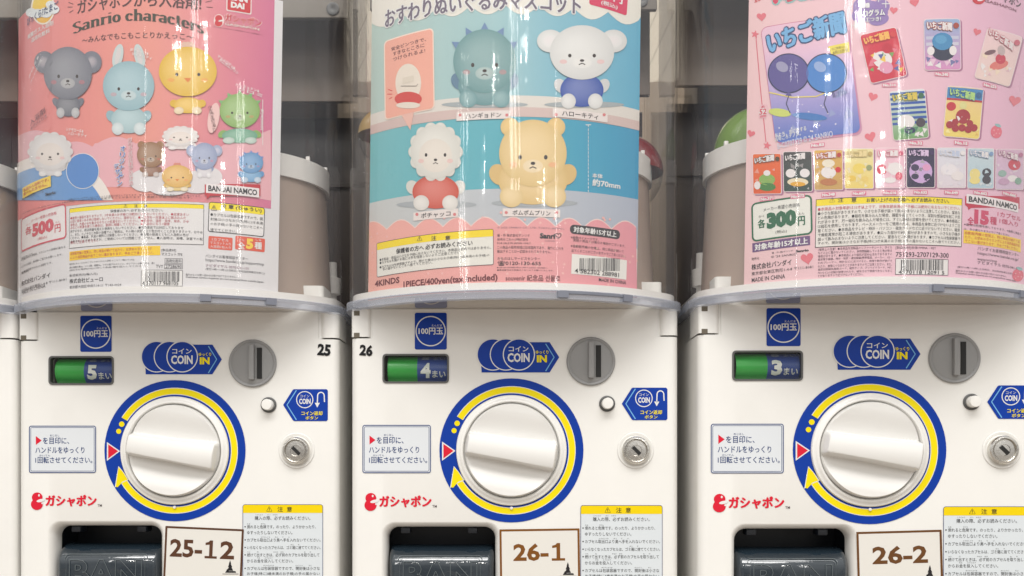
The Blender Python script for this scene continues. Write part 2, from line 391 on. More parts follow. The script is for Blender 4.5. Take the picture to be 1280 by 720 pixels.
# ------------------------------------------------------------------ the capsule vending machine
def dome_path(off, xs=208, back=-300):
    R, dc = 270+off, -172
    p = [(R*math.sin(math.radians(a)), R*math.cos(math.radians(a))+dc) for a in range(-46, 47, 2)]
    e = p[-1]; X = xs+off
    cor = [(e[0]*(1-t)**2+2*t*(1-t)*X+t*t*X, e[1]*(1-t)**2+2*t*(1-t)*(e[1]-14)+t*t*(e[1]-42)) for t in (.2, .4, .6, .8, 1)]
    right = cor+[(X, -120), (X, back)]
    return [(-x+2, d) for x, d in right[::-1]]+[(x+2, d) for x, d in p]+[(x+2, d) for x, d in right]
DX = 640.0
def dsheet(): return Sheet(lambda x, y: (x-DX, Y(y)), lambda s, h, o: P3(s, 0.55+o, h), False, M['print'])
def build_machine(root):
    L, R = -201, 208
    # body shell
    bm = bmesh.new()
    def plan(x0, x1, df, db, r, n=5):
        return [(x0, db)]+[(x0+r-r*math.cos(math.radians(90*i/n)), df-r+r*math.sin(math.radians(90*i/n))) for i in range(n+1)]+\
               [(x1-r+r*math.sin(math.radians(90*i/n)), df-r+r*math.cos(math.radians(90*i/n))) for i in range(n+1)]+[(x1, db)]
    add_prism_h(bm, plan(L+1, R-1, -112, -420, 4), 0, Y(424))
    add_prism_h(bm, plan(L+20, R-20, -3, -60, 6), Y(424), Y(352))
    add_box(bm, L+4, R-4, -420, -58, Y(424), Y(372))
    bm_obj('body', bm, M['white'], root)
    # door with a cut-out for the capsule exit
    bm = bmesh.new()
    r = 10; wx0, wx1, wy0, wy1, wr = 476-DX, 626-DX, 652, 792, 17
    outer = [(L+r, 6), (R-r, 6), (R-r, Y(421)), (181.5, Y(421)), (181.5, Y(386.5)), (-174.5, Y(386.5)), (-174.5, Y(423)), (L+r, Y(423))]
    def hole(g): return [(x+(wx0+wx1)/2, y+Y((wy0+wy1)/2)) for x, y in rrect(wx1-wx0-2*g, wy1-wy0-2*g, wr-g*.4, 8)]
    cx0, cy0, cw, ch = 479.5, 443.5, 560-479.5, 34.5
    chole = [(x+479.2-DX+40.5, y+Y(460.7)) for x, y in rrect(81, 34.6, 3.5, 4)]
    pts, tr = tess([outer, hole(0), chole])
    vs = [bm.verts.new(P3(x, 0, y)) for x, y in pts]
    for t in tr: bm.faces.new([vs[i] for i in t])
    n = len(outer)
    bk = [bm.verts.new(P3(x, -110, y)) for x, y in outer]
    for i in range(n):
        if i in (1, n-1): continue
        bm.faces.new((vs[i], vs[(i+1) % n], bk[(i+1) % n], bk[i]))
    for sgn, xe, ht in ((1, R, 421), (-1, L, 423)):
        prev = None
        for i in range(7):
            a = math.radians(90*i/6); x = xe-sgn*r+sgn*r*math.sin(a); d = -r+r*math.cos(a)
            cur = (bm.verts.new(P3(x, d, 6)), bm.verts.new(P3(x, d, Y(ht))))
            if prev: bm.faces.new((prev[0], cur[0], cur[1], prev[1]))
            prev = cur
        cur = (bm.verts.new(P3(xe, -110, 6)), bm.verts.new(P3(xe, -110, Y(ht))))
        bm.faces.new((prev[0], cur[0], cur[1], prev[1]))
    # soft funnel rim round the exit
    loops = [[bm.verts.new(P3(x, d, y)) for x, y in hole(g)] for g, d in ((0, 0), (1.2, -.4), (3, -2), (5.5, -6), (7, -12), (7.5, -26))]
    for A, B in zip(loops, loops[1:]):
        for i in range(len(A)):
            j = (i+1) % len(A); bm.faces.new((A[i], A[j], B[j], B[i]))
    la = [bm.verts.new(P3(x, 0, y)) for x, y in chole]; lb = [bm.verts.new(P3(x, -14, y)) for x, y in chole]
    for i in range(len(la)):
        j = (i+1) % len(la); bm.faces.new((la[i], la[j], lb[j], lb[i]))
    bmesh.ops.remove_doubles(bm, verts=bm.verts, dist=1e-5)
    bm_obj('door', bm, M['white'], root, True, 35)
    # corner blocks and hinge
    bm = bmesh.new(); add_prism_h(bm, plan(L, -176.5, 0, -60, 5), Y(421), Y(386.5)); hb = bm_obj('hinge_block', bm, M['white'], root, True, 35)
    bm = bmesh.new()
    hm = mat('hinge_brown', (.12, .10, .07), .5)
    for y in (391.5, 419):
        bm = bmesh.new(); add_box(bm, -197.5, -190.5, -2, .4, Y(y+3), Y(y-3)); bm_obj('hinge_pin', bm, hm, hb, False)
    bm = bmesh.new(); add_prism_h(bm, plan(183.5, R, 0, -60, 9), Y(419), Y(386.5)); bm_obj('corner_block', bm, M['white'], root, True, 35)
    # coin counter window
    bm = bmesh.new()
    o2 = rrect(83, 36.6, 4.5, 4); i2 = rrect(78.6, 32.4, 3, 4)
    cxx, cyy = 519.7-DX, Y(460.7)
    for rg, d0, d1 in ((o2, 0, 1.2),):
        A = [bm.verts.new(P3(cxx+x, 0, cyy+y)) for x, y in o2]; B = [bm.verts.new(P3(cxx+x, 1.3, cyy+y)) for x, y in o2]
        C_ = [bm.verts.new(P3(cxx+x, 1.3, cyy+y)) for x, y in i2]; D_ = [bm.verts.new(P3(cxx+x, -8, cyy+y)) for x, y in i2]
        for a, b in ((A, B), (B, C_), (C_, D_)):
            for i in range(len(a)):
                j = (i+1) % len(a); bm.faces.new((a[i], a[j], b[j], b[i]))
    cc = bm_obj('coin_counter', bm, M['dgrey'], root)
    def drum(x0, x1, m):
        bm = bmesh.new(); n = 20; prev = None
        for i in range(n+1):
            a = math.radians(-62+124*i/n); d, h = -26+22*math.cos(a), Y(461)+18.5*math.sin(a)
            cur = (bm.verts.new(P3(x0-DX, d, h)), bm.verts.new(P3(x1-DX, d, h)))
            if prev: bm.faces.new((prev[0], prev[1], cur[1], cur[0]))
            prev = cur
        return bm_obj('drum', bm, m, cc)
    drum(484, 521, M['green']); drum(521, 559.5, M['blue'])
    bm = bmesh.new(); add_box(bm, 479-DX, 560.5-DX, -48, -28, Y(480), Y(441)); bm_obj('counter_housing', bm, M['cavity'], cc, False)
    bm = bmesh.new(); add_box(bm, 480.8-DX, 558.8-DX, -3.5, -2.5, Y(476.8), Y(444.8)); bm_obj('counter_pane', bm, clear_mat('counter_pane', (.93, .95, .93), .05), cc, False)
    # dial
    q = dsheet(); cx, cy = 639.3, 563
    q.ring(cx, cy, 68.5, 90, BLUE, 0)
    q.ring(cx, cy, 71.4, 80.3, WHITE, .5, 148, -158); q.ring(cx, cy, 72.2, 79.5, YEL, 1, 148, -158)
    for a, rr in ((153.5, 3.4), (161, 3.2)):
        q.ell(cx+75.8*math.cos(math.radians(a)), cy-75.8*math.sin(math.radians(a)), rr, rr, YEL, 1)
    tipp = [(567.5, 584), (563.8, 609), (566.5, 609.5), (572.5, 602.5), (579, 600), (573, 590)]
    q.poly([(567.3, 582.6), (562.6, 610), (572, 604), (581, 600), (572, 588)], WHITE, 1.4); q.poly(tipp, YEL, 1.8)
    q.poly([(552.6, 552), (552.6, 576), (569.4, 563.6)], WHITE, 1.4); q.poly([(554.3, 554.8), (554.3, 573.2), (567, 563.6)], RED, 1.8)
    dr = q.flush('dial_ring', root)
    bm = bmesh.new(); add_lathe(bm, cx-DX, Y(cy), [(69, 0), (69, 3), (68, 4.2), (65.5, 4.6), (64, 6), (62.5, 7), (61, 7), (60, 5.5), (59.3, 0)], 96); bm_obj('dial_collar', bm, M['white'], root)
    bm = bmesh.new(); add_lathe(bm, cx-DX, Y(635), [(1.8, 0), (1.8, 3), (0, 3.6)], 16); bm_obj('dial_marker', bm, M['white'], root)
    bm = bmesh.new(); na, nr = 200, 90; rings = []
    tl = math.radians(-8.8)
    def sm(a, b, x): t = max(0, min(1, (x-a)/(b-a))); return t*t*(3-2*t)
    for k in range(nr+1):
        r_ = 58.2*k/nr; row = []
        for i in range(na):
            a = 2*math.pi*i/na; X, H = r_*math.cos(a), r_*math.sin(a)
            u = X*math.cos(tl)+H*math.sin(tl); v = -X*math.sin(tl)+H*math.cos(tl)
            hw = 13.2+2.2*(u/58)+1.2*abs(u/58)
            scoop = 3.5+9.5*sm(10, 50, abs(v))
            bar = 27-2.5*(v/14)**2-5*(u/58)**2
            e = 1-sm(hw-1.2, hw+2.8, abs(v)); e *= 1-sm(53.5, 58, abs(u))*.75
            hgt = scoop+(bar-scoop)*e
            hgt *= 1-sm(56.4, 58.2, r_)*.45
            row.append(bm.verts.new(P3(cx-DX+X, hgt, Y(cy)+H)))
        rings.append(row)
    for A, B in zip(rings[1:], rings[2:]):
        for i in range(na): bm.faces.new((A[i], A[(i+1) % na], B[(i+1) % na], B[i]))
    for i in range(na): bm.faces.new((rings[0][0], rings[1][i], rings[1][(i+1) % na]))
    base = [bm.verts.new((v.co.x, -1*S, v.co.z)) for v in rings[-1]]
    for i in range(na): bm.faces.new((rings[-1][i], rings[-1][(i+1) % na], base[(i+1) % na], base[i]))
    bm_obj('knob', bm, M['knob'], root, True, 60)
    # coin slot plate
    bm = bmesh.new(); add_lathe(bm, 738.5-DX, Y(451.8), [(30.4, 0), (30.4, 2.2), (29.2, 3.4), (27.6, 3.4), (26.4, 2.4), (24, 3.2), (0, 4)], 72)
    cp = bm_obj('coin_plate', bm, M['grey'], root)
    bm = bmesh.new(); add_box(bm, 735-DX, 742-DX, 2.5, 10, Y(473), Y(428), 1.2); bm_obj('coin_guide', bm, M['grey'], cp)
    bm = bmesh.new(); add_box(bm, 744.6-DX, 751-DX, 3, 4.6, Y(471.5), Y(432), .4); bm_obj('coin_slot', bm, M['black'], cp, False)
    # return button
    bm = bmesh.new(); add_lathe(bm, 758.8-DX, Y(504.7), [(10, 0), (10, 1.4), (9.2, 2), (7.8, 2), (7.4, .5)], 40); rb = bm_obj('return_button', bm, M['dgrey'], root)
    bm = bmesh.new(); add_lathe(bm, 758.8-DX, Y(504.7), [(7.0, 0), (7.0, 11), (6.3, 12.2), (0, 12.6)], 40); bm_obj('button_cap', bm, M['white'], rb)
    # lock
    bm = bmesh.new(); add_lathe(bm, 794.4-DX, Y(563), [(23, .3), (22, 1.4), (20, 1.2), (18.4, -.0), (17.4, .2)], 56); lk = bm_obj('lock', bm, M['white'], root)
    bm = bmesh.new(); add_lathe(bm, 794.4-DX, Y(563), [(17.4, 0), (17.4, 7), (16.2, 8.4), (14.2, 8.6), (13.3, 7), (13.0, 5.2), (12.2, 5.2), (11.8, 6.6), (7, 6.9), (6.6, 6.2), (0, 6.4)], 56); bm_obj('lock_barrel', bm, M['metal'], lk)
    bm = bmesh.new(); r0 = bmesh.ops.create_cube(bm, size=1)
    bmesh.ops.transform(bm, matrix=Matrix.Translation(P3(794.8-DX, 6.9, Y(563.2))) @ Matrix.Rotation(math.radians(45), 4, 'Y') @ Matrix.Diagonal((12.5*S, 1.6*S, 4.2*S, 1)), verts=r0['verts'])
    bm_obj('key_slot', bm, M['black'], lk, False)
    # stickers
    q.rect(518.5, 391, 558.5, 437, BLUE, 0, 2.2); q.ring(538.4, 414, 17.6, 19, WHITE, 1)
    q.text('100円玉', 523.2, 409.5, 554, 418.4, WHITE, 1, .035); q.text('えんだま', 539.5, 405.6, 552.5, 408.4, WHITE, 1, .02)
    q.flush('coin_value_sticker', root)
    VEIL_B, VEIL_W = c(150, 156, 184), c(214, 214, 216); q.rect(518.5, 342, 558.5, 384.6, VEIL_B, 0, 2.2); q.ring(538.4, 361.5, 17.6, 19, VEIL_W, 1); q.text('100円玉', 523.2, 357, 554, 366, VEIL_W, 1, .035)  # inks paled to hold the haze of the clear rim in front
    o = q.flush('coin_value_sticker', root, 'hazed sticker under the clear rim')  # pale inks stand for the haze of the clear rim
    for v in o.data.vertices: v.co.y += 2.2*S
    # coin direction sticker
    q.poly([(600.8, 441), (603, 427.8), (687, 427.8), (699, 446.6), (687, 465.6), (602, 465.6)], BLUE, 0)
    for x in (616, 632.4): q.ell(x, 443.2, 20, 20, BLUE, .4+.4*(x > 620), n=40); q.ring(x, 443.2, 18.9, 20.1, WHITE, .6+.4*(x > 620))
    q.ell(648.6, 443.2, 20, 20, BLUE, 1.3, n=40); q.ring(648.6, 443.2, 18.8, 20.1, WHITE, 1.6)
    q.ring(616, 443.2, 18.6, 20.3, BLUE, 1.75, -60, 60) if False else None
    q.text('コイン', 635.8, 432.8, 660.6, 439.6, WHITE, 2, .03); q.text('COIN', 634.4, 441.4, 662, 452.8, WHITE, 2, .035)
    q.text('ゆっくり', 669.6, 438, 685.6, 442.6, YEL, 2, .03); q.text('IN', 671, 444, 683.6, 453, YEL, 2, .05)
    lb = c(120, 185, 235)
    q.line([(682, 429.8), (692.6, 446.6), (682, 464)], 1.3, lb, 2)
    q.flush('coin_direction_sticker', root)
    # coin return sticker
    q.poly([(777.2, 504.7), (789.5, 485.4), (791, 484.6), (832.5, 484.6), (834.2, 486.4), (834.2, 523.4), (832.5, 525.2), (791, 525.2), (789.5, 524)], BLUE, 0)
    q.line([(794.2, 486), (782.2, 504.7), (794.2, 523.8)], 1.3, lb, 1); q.ring(804.8, 498, 9.8, 10.9, WHITE, 1)
    q.text('コイン', 798.8, 491.6, 810.8, 495.2, WHITE, 1, .02); q.text('COIN', 797.6, 496.6, 812.2, 503.6, WHITE, 1, .035)
    q.line([(830, 501), (829.6, 493)]+[(825.4+4.2*math.cos(math.radians(a)), 493-4.4*math.sin(math.radians(a))) for a in range(15, 180, 18)]+[(821.2, 493), (820.8, 503)], 1.4, WHITE, 1)
    q.poly([(817.6, 502), (824, 502), (820.7, 508)], WHITE, 1)
    q.text('コイン返却', 800.4, 512.6, 827.4, 518, YEL, 1, .03); q.text('ボタン', 805.8, 519, 821.8, 523.4, YEL, 1, .03)
    q.flush('coin_return_sticker', root)
    # instruction sticker
    nav = c(28, 58, 118)
    q.rect(453, 531, 538.8, 591.5, c(226, 230, 234), 0, 3); q.frame(453.2, 531.2, 538.6, 591.3, 1.0, nav, .6, 3); q.frame(455.2, 533.2, 536.6, 589.3, .6, nav, .6, 2)
    q.poly([(462, 544.4), (462, 555.6), (469.4, 550)], RED, 1)
    q.text('を目印に、', 471, 546, 504.5, 554.6, nav, 1, .012); q.text('めじるし', 480, 542.4, 492, 545, nav, 1)
    q.text('ハンドルをゆっくり', 461.4, 558.2, 524, 566.4, nav, 1, .012)
    q.text('1回転させてください。', 461.4, 570.8, 534, 579, nav, 1, .012); q.text('かいてん', 466.5, 568, 480.5, 570.2, nav, 1)
    q.flush('instruction_sticker', root)
    # maker logo
    q.ell(463.6, 622.6, 6.8, 6.4, RED, 0); q.ell(463.2, 631.4, 7.6, 7.2, RED, .3); q.ell(468.2, 626.6, 5.4, 1.9, WHITE, .8, 12); q.ell(466, 620, 1.1, 1.5, WHITE, .8); q.ell(470, 630, 1.0, 1.2, WHITE, .8)
    q.text('ガシャポン', 474, 619, 539.5, 634.6, RED, 0, .06); q.text('TM', 540.5, 631.2, 546, 634.4, c(120, 110, 110), 0, .01)
    q.flush('maker_logo', root)
    # warning sticker
    q.rect(725.6, 631.5, 828, 800, c(222, 228, 232), 0, 3); q.rect(726, 631.9, 827.6, 642.3, c(245, 214, 0), .5, 2.4); q.rect(726, 638, 827.6, 642.4, c(245, 214, 0), .7)
    q.frame(725.6, 631.5, 828, 800, .6, c(40, 50, 110), 1, 3)
    q.text('⚠', 756, 634.2, 763.2, 640.8, INK, 1, .02); q.text('注', 770, 634.4, 777, 641, INK, 1, .02); q.text('意', 782, 634.4, 788.6, 641, INK, 1, .02)
    q.text('購入の際、必ずお読みください。', 741, 646.4, 812, 651.6, INK, 1, .012)
    q.text('こうにゅう', 742, 644, 751, 645.4, INK, 1); q.text('さい', 757, 644, 761, 645.4, INK, 1); q.text('かなら', 764, 644, 770, 645.4, INK, 1)
    for y, t, x1, dot in ((658, '倒れると危険です。のったり、よりかかったり、', 819, 1), (665.4, 'ゆすったりしないでください。', 789, 0), (674.8, 'カプセル取出口より奥へ手を入れないでください。', 825, 1),
                     (684.4, 'いらなくなったカプセルは、ゴミ箱に捨ててください。', 825, 1), (693.8, '続けて出すときは、必ず前のカプセルを取り出して', 823.5, 1), (701.4, 'からお金を投入してください。', 790, 0),
                     (711, 'カプセルは包装容器ですので、開封後は小さな', 824, 1), (718, 'お子様(特に3歳未満のお子様)の手の届かない', 824, 0), (725, 'ところへ捨ててください。', 785, 0)):
        q.text(t, 731.2, y-.2, x1, y+4.4, INK, 1, .01)
        if dot: q.ell(728.8, y+2, .9, .9, INK, 1, n=8)
    for x, y, t in ((731.4, 655.6, 'たお'), (749, 655.6, 'きけん'), (749, 672.4, 'とりだしぐち'), (767, 672.4, 'おく'), (776, 672.4, 'て'), (784, 672.4, 'い'), (787, 682, 'ばこ'), (796, 682, 'す'), (731.4, 691.4, 'つづ'), (744, 691.4, 'だ'), (765, 691.4, 'かなら'), (774, 691.4, 'まえ'), (804, 691.4, 'と'), (811, 691.4, 'だ'), (744, 699, 'かね'), (754, 699, 'とうにゅう'), (752, 708.6, 'ほうそうようき'), (793, 708.6, 'かいふうご'), (810, 708.6, 'ちい')):
        q.text(t, x, y, x+1.9*len(t), y+1.5, INK, 1)
    q.flush('warning_sticker', root)
    # exit cavity and flap
    bm = bmesh.new()
    A = [(-157-13, 0), (626-DX+6, 0)]
    add_box(bm, wx0-4, wx1+4, -92, -88, Y(800), Y(640)); add_box(bm, wx0-6, wx0+2, -90, -26.5, Y(800), Y(640)); add_box(bm, wx1-2, wx1+6, -90, -26.5, Y(800), Y(640)); add_box(bm, wx0+2.2, wx1-2.2, -88, -26.5, Y(655), Y(648))
    bm_obj('exit_cavity', bm, M['cavity'], root, False)
    bm = bmesh.new()                                        # bulging smoked flap
    def flap_d(y):                                         # rounded shoulder, then an almost flat face
        return -2+.02*(y-709) if y > 708 else -40+38*math.sqrt(max(0, 1-((708-y)/25)**2))
    ys = [y+9 for y in [674.05, 674.5, 675.5, 677, 679, 681, 683.5, 686, 689, 692, 695, 699]]+[714+7*i for i in range(12)]
    x0, x1 = wx0+15, wx1-15
    rows = [[bm.verts.new(P3(X, flap_d(y)-e, Y(y))) for X, e in ((x0-7, 34), (x0-6, 12), (x0-4, 5), (x0-1.5, 1.2), (x0+2, 0), (x1-2, 0), (x1+1.5, 1.2), (x1+4, 5), (x1+6, 12), (x1+7, 34))] for y in ys]
    for A, B in zip(rows, rows[1:]):
        for i in range(9): bm.faces.new((A[i], A[i+1], B[i+1], B[i]))
    fl = bm_obj('exit_flap', bm, M['flap'], root, True, 50)
    for x in (505, 590):
        bm = bmesh.new(); add_box(bm, x-DX-6, x-DX+6, -40, -18, Y(668), Y(660), 1.5); bm_obj('flap_hinge', bm, M['cavity'], fl)
    def fmap(s_, h, o):
        d = flap_d(BASE-h)
        return P3(s_, d+1.3+o, h)
    fs = Sheet(lambda x, y: (x-DX, Y(y)), fmap, False, M['emboss'])
    e_ = (1, 1, 1)
    fs.frame(497, 695, 603, 781, .8, e_, 1, 4); fs.frame(499.5, 697.5, 600.5, 778.5, .4, e_, 1, 4)
    def outl(t, X0, X1, y0, y1):
        v, f = glyphs(t, .03, 3)
        # outline strokes: boundary edges of the letters become thin raised ribs
        ec = {}
        for t_ in f:
            for a, b in zip(t_, t_[1:]+t_[:1]): ec[(min(a, b), max(a, b))] = ec.get((min(a, b), max(a, b)), 0)+1
        for (a, b), k in ec.items():
            if k == 1:
                pa, pb = v[a], v[b]
                fs.line([((X0+X1)/2+p[0]*(X1-X0), (y0+y1)/2-p[1]*(y1-y0)) for p in (pa, pa, pb, pb)][1:3], .75, e_, 1)
    outl('BAN', 504, 596, 702, 736); outl('DAI', 504, 596, 741, 774)
    fs.flush('embossed_logo', fl)
    # clear dome, flange and white tray rim
    bm = bmesh.new(); strip_shell(bm, dome_path(0), dome_path(-3), Y(379.5), Y(-165)); dm = bm_obj('dome', bm, M['dome'], root, True, 30)
    bm = bmesh.new(); strip_shell(bm, dome_path(3.5), dome_path(-8), Y(389), Y(378.8))
    bm_obj('dome_flange', bm, M['flange'], root, True, 30)
    bm = bmesh.new(); strip_shell(bm, dome_path(-4), dome_path(-22), Y(378), Y(369.5)); bm_obj('tray_rim', bm, M['ring'], root, True, 30)
    # inside of the dome
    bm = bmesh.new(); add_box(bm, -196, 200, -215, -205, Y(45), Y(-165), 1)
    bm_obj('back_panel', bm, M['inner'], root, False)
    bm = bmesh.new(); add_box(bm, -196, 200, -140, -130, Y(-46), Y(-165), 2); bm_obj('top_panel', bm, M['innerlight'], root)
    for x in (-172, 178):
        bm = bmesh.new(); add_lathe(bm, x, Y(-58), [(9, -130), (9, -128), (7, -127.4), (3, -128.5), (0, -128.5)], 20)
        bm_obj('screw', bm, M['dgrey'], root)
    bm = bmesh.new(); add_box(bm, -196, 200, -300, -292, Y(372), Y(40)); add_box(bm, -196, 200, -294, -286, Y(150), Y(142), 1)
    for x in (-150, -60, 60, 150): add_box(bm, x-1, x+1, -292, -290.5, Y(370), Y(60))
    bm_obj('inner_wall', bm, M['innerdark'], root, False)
    def ellp(rx, ry, dc, n=64): return [(rx*math.cos(2*math.pi*i/n), dc+ry*math.sin(2*math.pi*i/n)) for i in range(n)]
    bm = bmesh.new(); A_ = [[bm.verts.new(P3(x, d, h)) for x, d in ellp(rx, ry, -66)] for rx, ry, h in ((186, 132, Y(372)), (178, 128, Y(205)), (173, 123, Y(205)), (181, 127, Y(372)))]
    for k in range(3):
        for i in range(64): bm.faces.new((A_[k][i], A_[k][(i+1) % 64], A_[k+1][(i+1) % 64], A_[k+1][i]))
    bm.faces.new(A_[0])
    bm_obj('hopper', bm, M['frost'], root, True, 50)
    bm = bmesh.new()
    for a, b in ((ellp(183, 132, -66), ellp(176, 125, -66)),):
        n = len(a); q_ = [[bm.verts.new(P3(x, d, h)) for x, d in p] for p, h in ((a, Y(217)), (a, Y(189)), (b, Y(188)), (b, Y(217)))]
        for k in range(4):
            for i in range(n): bm.faces.new((q_[k][i], q_[k][(i+1) % n], q_[(k+1) % 4][(i+1) % n], q_[(k+1) % 4][i]))
    for i in range(0, 64, 4):
        x, d = ellp(179, 128, -66)[i]; add_box(bm, x-2.5, x+2.5, d-2.5, d+2.5, Y(190), Y(183), .8)
    bm_obj('hopper_ring', bm, M['ring'], root, True, 40)
    for X in (178, -176):
        bm = bmesh.new()
        def vl(x, dd, prof):
            n = 20; prev = None
            for r_, h in prof:
                cur = [bm.verts.new(P3(x+r_*math.cos(2*math.pi*i/n), dd+r_*math.sin(2*math.pi*i/n), h)) for i in range(n)]
                if prev:
                    for i in range(n): bm.faces.new((prev[i], prev[(i+1) % n], cur[(i+1) % n], cur[i]))
                prev = cur
            bm.faces.new(prev)
        vl(X, -120, [(7, Y(376)), (7, Y(345)), (12, Y(344)), (12.5, Y(322)), (7.5, Y(320)), (7, Y(300))])
        bm_obj('tray_post', bm, M['ring'], root); bm = bmesh.new()
        vl(X-20 if X > 0 else X+20, -20, [(7, Y(376)), (7, Y(360)), (6, Y(358))])
        bm_obj('tray_peg', bm, M['ring'], root)
    bm = bmesh.new(); add_box(bm, -150, 156, -420, -301, Y(380), Y(-168), 3); bm_obj('rear_housing', bm, M['brown'], root)
    bm = bmesh.new(); add_box(bm, -205, 209, -298, -60, Y(-166), Y(-190), 4); bm_obj('dome_lid', bm, M['white'], root)

GR = 'capsule vending machines in a row'
def mloc(X, k): return (X*S, -(FD-FD/k)*S, 0)
MS = [  # X, scale by distance, own width factor, coins, machine number (x,y,rot), card number
    dict(X=-429, k=.98, w=1.0, n='5', dec=('25', 821, 427, 838, 442, -5), card='25-12', crot=-2.5, ccol=(92, 60, 42), label='capsule vending machine at the left with the pink toy poster and card 25-12'),
    dict(X=0, k=1.0, w=1.0, n='4', dec=('26', 449.6, 430.8, 466, 445, -5), card='26-1', crot=.8, ccol=(128, 80, 30), label='white capsule vending machine in the middle with the blue poster and card 26-1'),
    dict(X=434.5, k=1.03, w=1.035, n='3', dec=None, card='26-2', crot=1.6, ccol=(108, 70, 36), label='white capsule vending machine at the right with the pale pink poster and card 26-2'),
    dict(X=-842, k=.98, w=1.0, n=None, dec=None, card=None, label='white machine cut off by the left edge, only its right side showing'),
]
def children(o): return [x for x in bpy.data.objects if x.parent == o]
roots = []
for i, d in enumerate(MS):
    rt = thing('capsule_machine', d['label'], 'vending machine', mloc(d['X'], d['k']), GR, (d['w'], 1, 1)); roots.append(rt)
build_machine(roots[1])
src = children(roots[1])
kids = {o: children(o) for o in src}
for i in (0, 2, 3):
    for o in src:
        if i == 3 and ('sticker' in o.name or 'logo' in o.name): continue
        a = o.copy(); COL.objects.link(a); a.parent = roots[i]
        for g in kids[o]:
            b = g.copy(); COL.objects.link(b); b.parent = a
for rt, d in zip(roots, MS):
    q = dsheet()
    if d['n']:
        cc = [o for o in children(rt) if o.name.startswith('coin_counter')][0]
        def dmap(s_, h, o):
            a = math.asin(max(-.99, min(.99, (h-Y(461))/18.5))); return P3(s_, -26+22*math.cos(a)+1.0+o*.5, h)
        z = Sheet(lambda x, y: (x-DX, Y(y)), dmap, False, M['print'])
        z.text(d['n'], 525.4, 453.2, 538, 472, WHITE, 1, .05); z.text('まい', 540, 463, 556.6, 471.6, WHITE, 1, .02)
        z.text('まい', 541, 445.4, 556, 449, c(150, 160, 190), 1, .02); z.text('6' if d['n'] == '5' else '8', 526, 445.2, 536, 449.2, c(150, 160, 190), 1, .05)
        z.flush('numeral', cc)
    if d['dec']:
        t, x0, y0, x1, y1, r = d['dec']
        q.text(t, x0, y0, x1, y1, c(22, 22, 24), 1, .045, r)
        q.flush('machine_number', rt)
    if d['card']:
        B = c(*d['ccol']); r = d['crot']; L5 = len(d['card']) == 5
        q.rect(625, 661, 725, 770, c(232, 229, 222), 2.5, .5, r); q.frame(625, 661, 725, 770, 2.6, B, 3.2, .5, r)
        dy = 2.2 if r > 1 else 0
        def one(x0, x1, y0, y1):                            # figure one with a flag and a foot
            w_ = x1-x0; cx_, cy_ = q.conv(666.5, 690); 
            def R(pts): return [(675+(x-675)*math.cos(math.radians(r))+(y-715.5)*math.sin(math.radians(r)), 715.5-(x-675)*math.sin(math.radians(r))+(y-715.5)*math.cos(math.radians(r))) for x, y in pts]
            a, b = x0+w_*.36, x0+w_*.64
            q.poly(R([(a+.6, y0), (b, y0), (b, y1-3), (x1, y1-3), (x1, y1), (x0, y1), (x0, y1-3), (a, y1-3), (a, y0+5.4), (x0+.6, y0+6.2), (x0+.6, y0+3.2), (a-1, y0+2)]), B, 3.2)
        dr_ = -math.radians(r)
        def tx(t, x0, x1, y0, y1):
            mx_, my_ = (x0+x1)/2, (y0+y1)/2; X = 675+(mx_-675)*math.cos(-dr_)+(my_-715.5)*math.sin(-dr_); Y2 = 715.5-(mx_-675)*math.sin(-dr_)+(my_-715.5)*math.cos(-dr_)
            q.text(t, X-(x1-x0)/2, Y2-(y1-y0)/2, X+(x1-x0)/2, Y2+(y1-y0)/2, B, 3.2, .03, r)
        if L5: tx('25-', 632, 673, 677, 700); one(676.5, 692, 677, 700); tx('2', 696, 714, 677, 700)
        elif d['card'] == '26-1': tx('26-', 642, 686, 679, 701); one(690, 706.5, 679, 701)
        else: tx('26-2', 643, 708, 679, 701)
        # little tree on a mound, with a tiny line of words
        q.poly([(706.2, 716), (708, 711.5), (707, 711.5), (708.6, 707), (708.2, 707), (709.8, 702.5), (711.2, 707), (710.6, 707), (712.6, 711.5), (711.6, 711.5), (713.8, 716)], INK, 3.2)
        q.poly([(703.5, 718.6), (706, 714), (708, 713), (708, 716.4), (716.5, 716.4), (717.5, 718.6)], INK, 3.5)
        q.rect(700, 719.8, 720.5, 720.6, c(110, 100, 95), 3.2)
        q.flush('shelf_card', rt, 'card reading %s in brown' % d['card'])

# ------------------------------------------------------------------ capsules in the hoppers
def capsule(rt, X, dd, y, r, col, label):
    p = rt.matrix_basis @ P3(X, dd, Y(y)-r)
    t = thing('toy_capsule', label, 'capsule', p, None)
    for top in (1, 0):
        bm = bmesh.new(); n = 40; rings = []
        for i in range(15):
            a = math.radians(90*i/14); rr, h = r*math.cos(a), r+(1 if top else -1)*r*math.sin(a)
            rr *= 1 if top else .985
            rings.append([bm.verts.new(P3(rr*math.cos(2*math.pi*k/n), rr*math.sin(2*math.pi*k/n), h)) for k in range(n)] if rr > .5 else [bm.verts.new(P3(0, 0, h))])
        for A, B in zip(rings, rings[1:]):
            for k in range(n):
                j = (k+1) % n
                if len(B) == 1: bm.faces.new((A[k], A[j], B[0]))
                else: bm.faces.new((A[k], A[j], B[j], B[k]))
        m = mat('capsule_shell', col, .12, 0, .5, .4) if top else M['clearcap']
        o = bm_obj('coloured_half' if top else 'clear_half', bm, m, t)
        o.rotation_euler = (math.radians(20), math.radians(25), 0) if False else (0, 0, 0)
M['clearcap'] = clear_mat('clear_capsule_plastic', (.90, .90, .90), .05)
capsule(roots[1], 150, -76, 196, 50, (.20, .02, .025), 'deep red capsule beside the white hopper ring right of the blue poster')
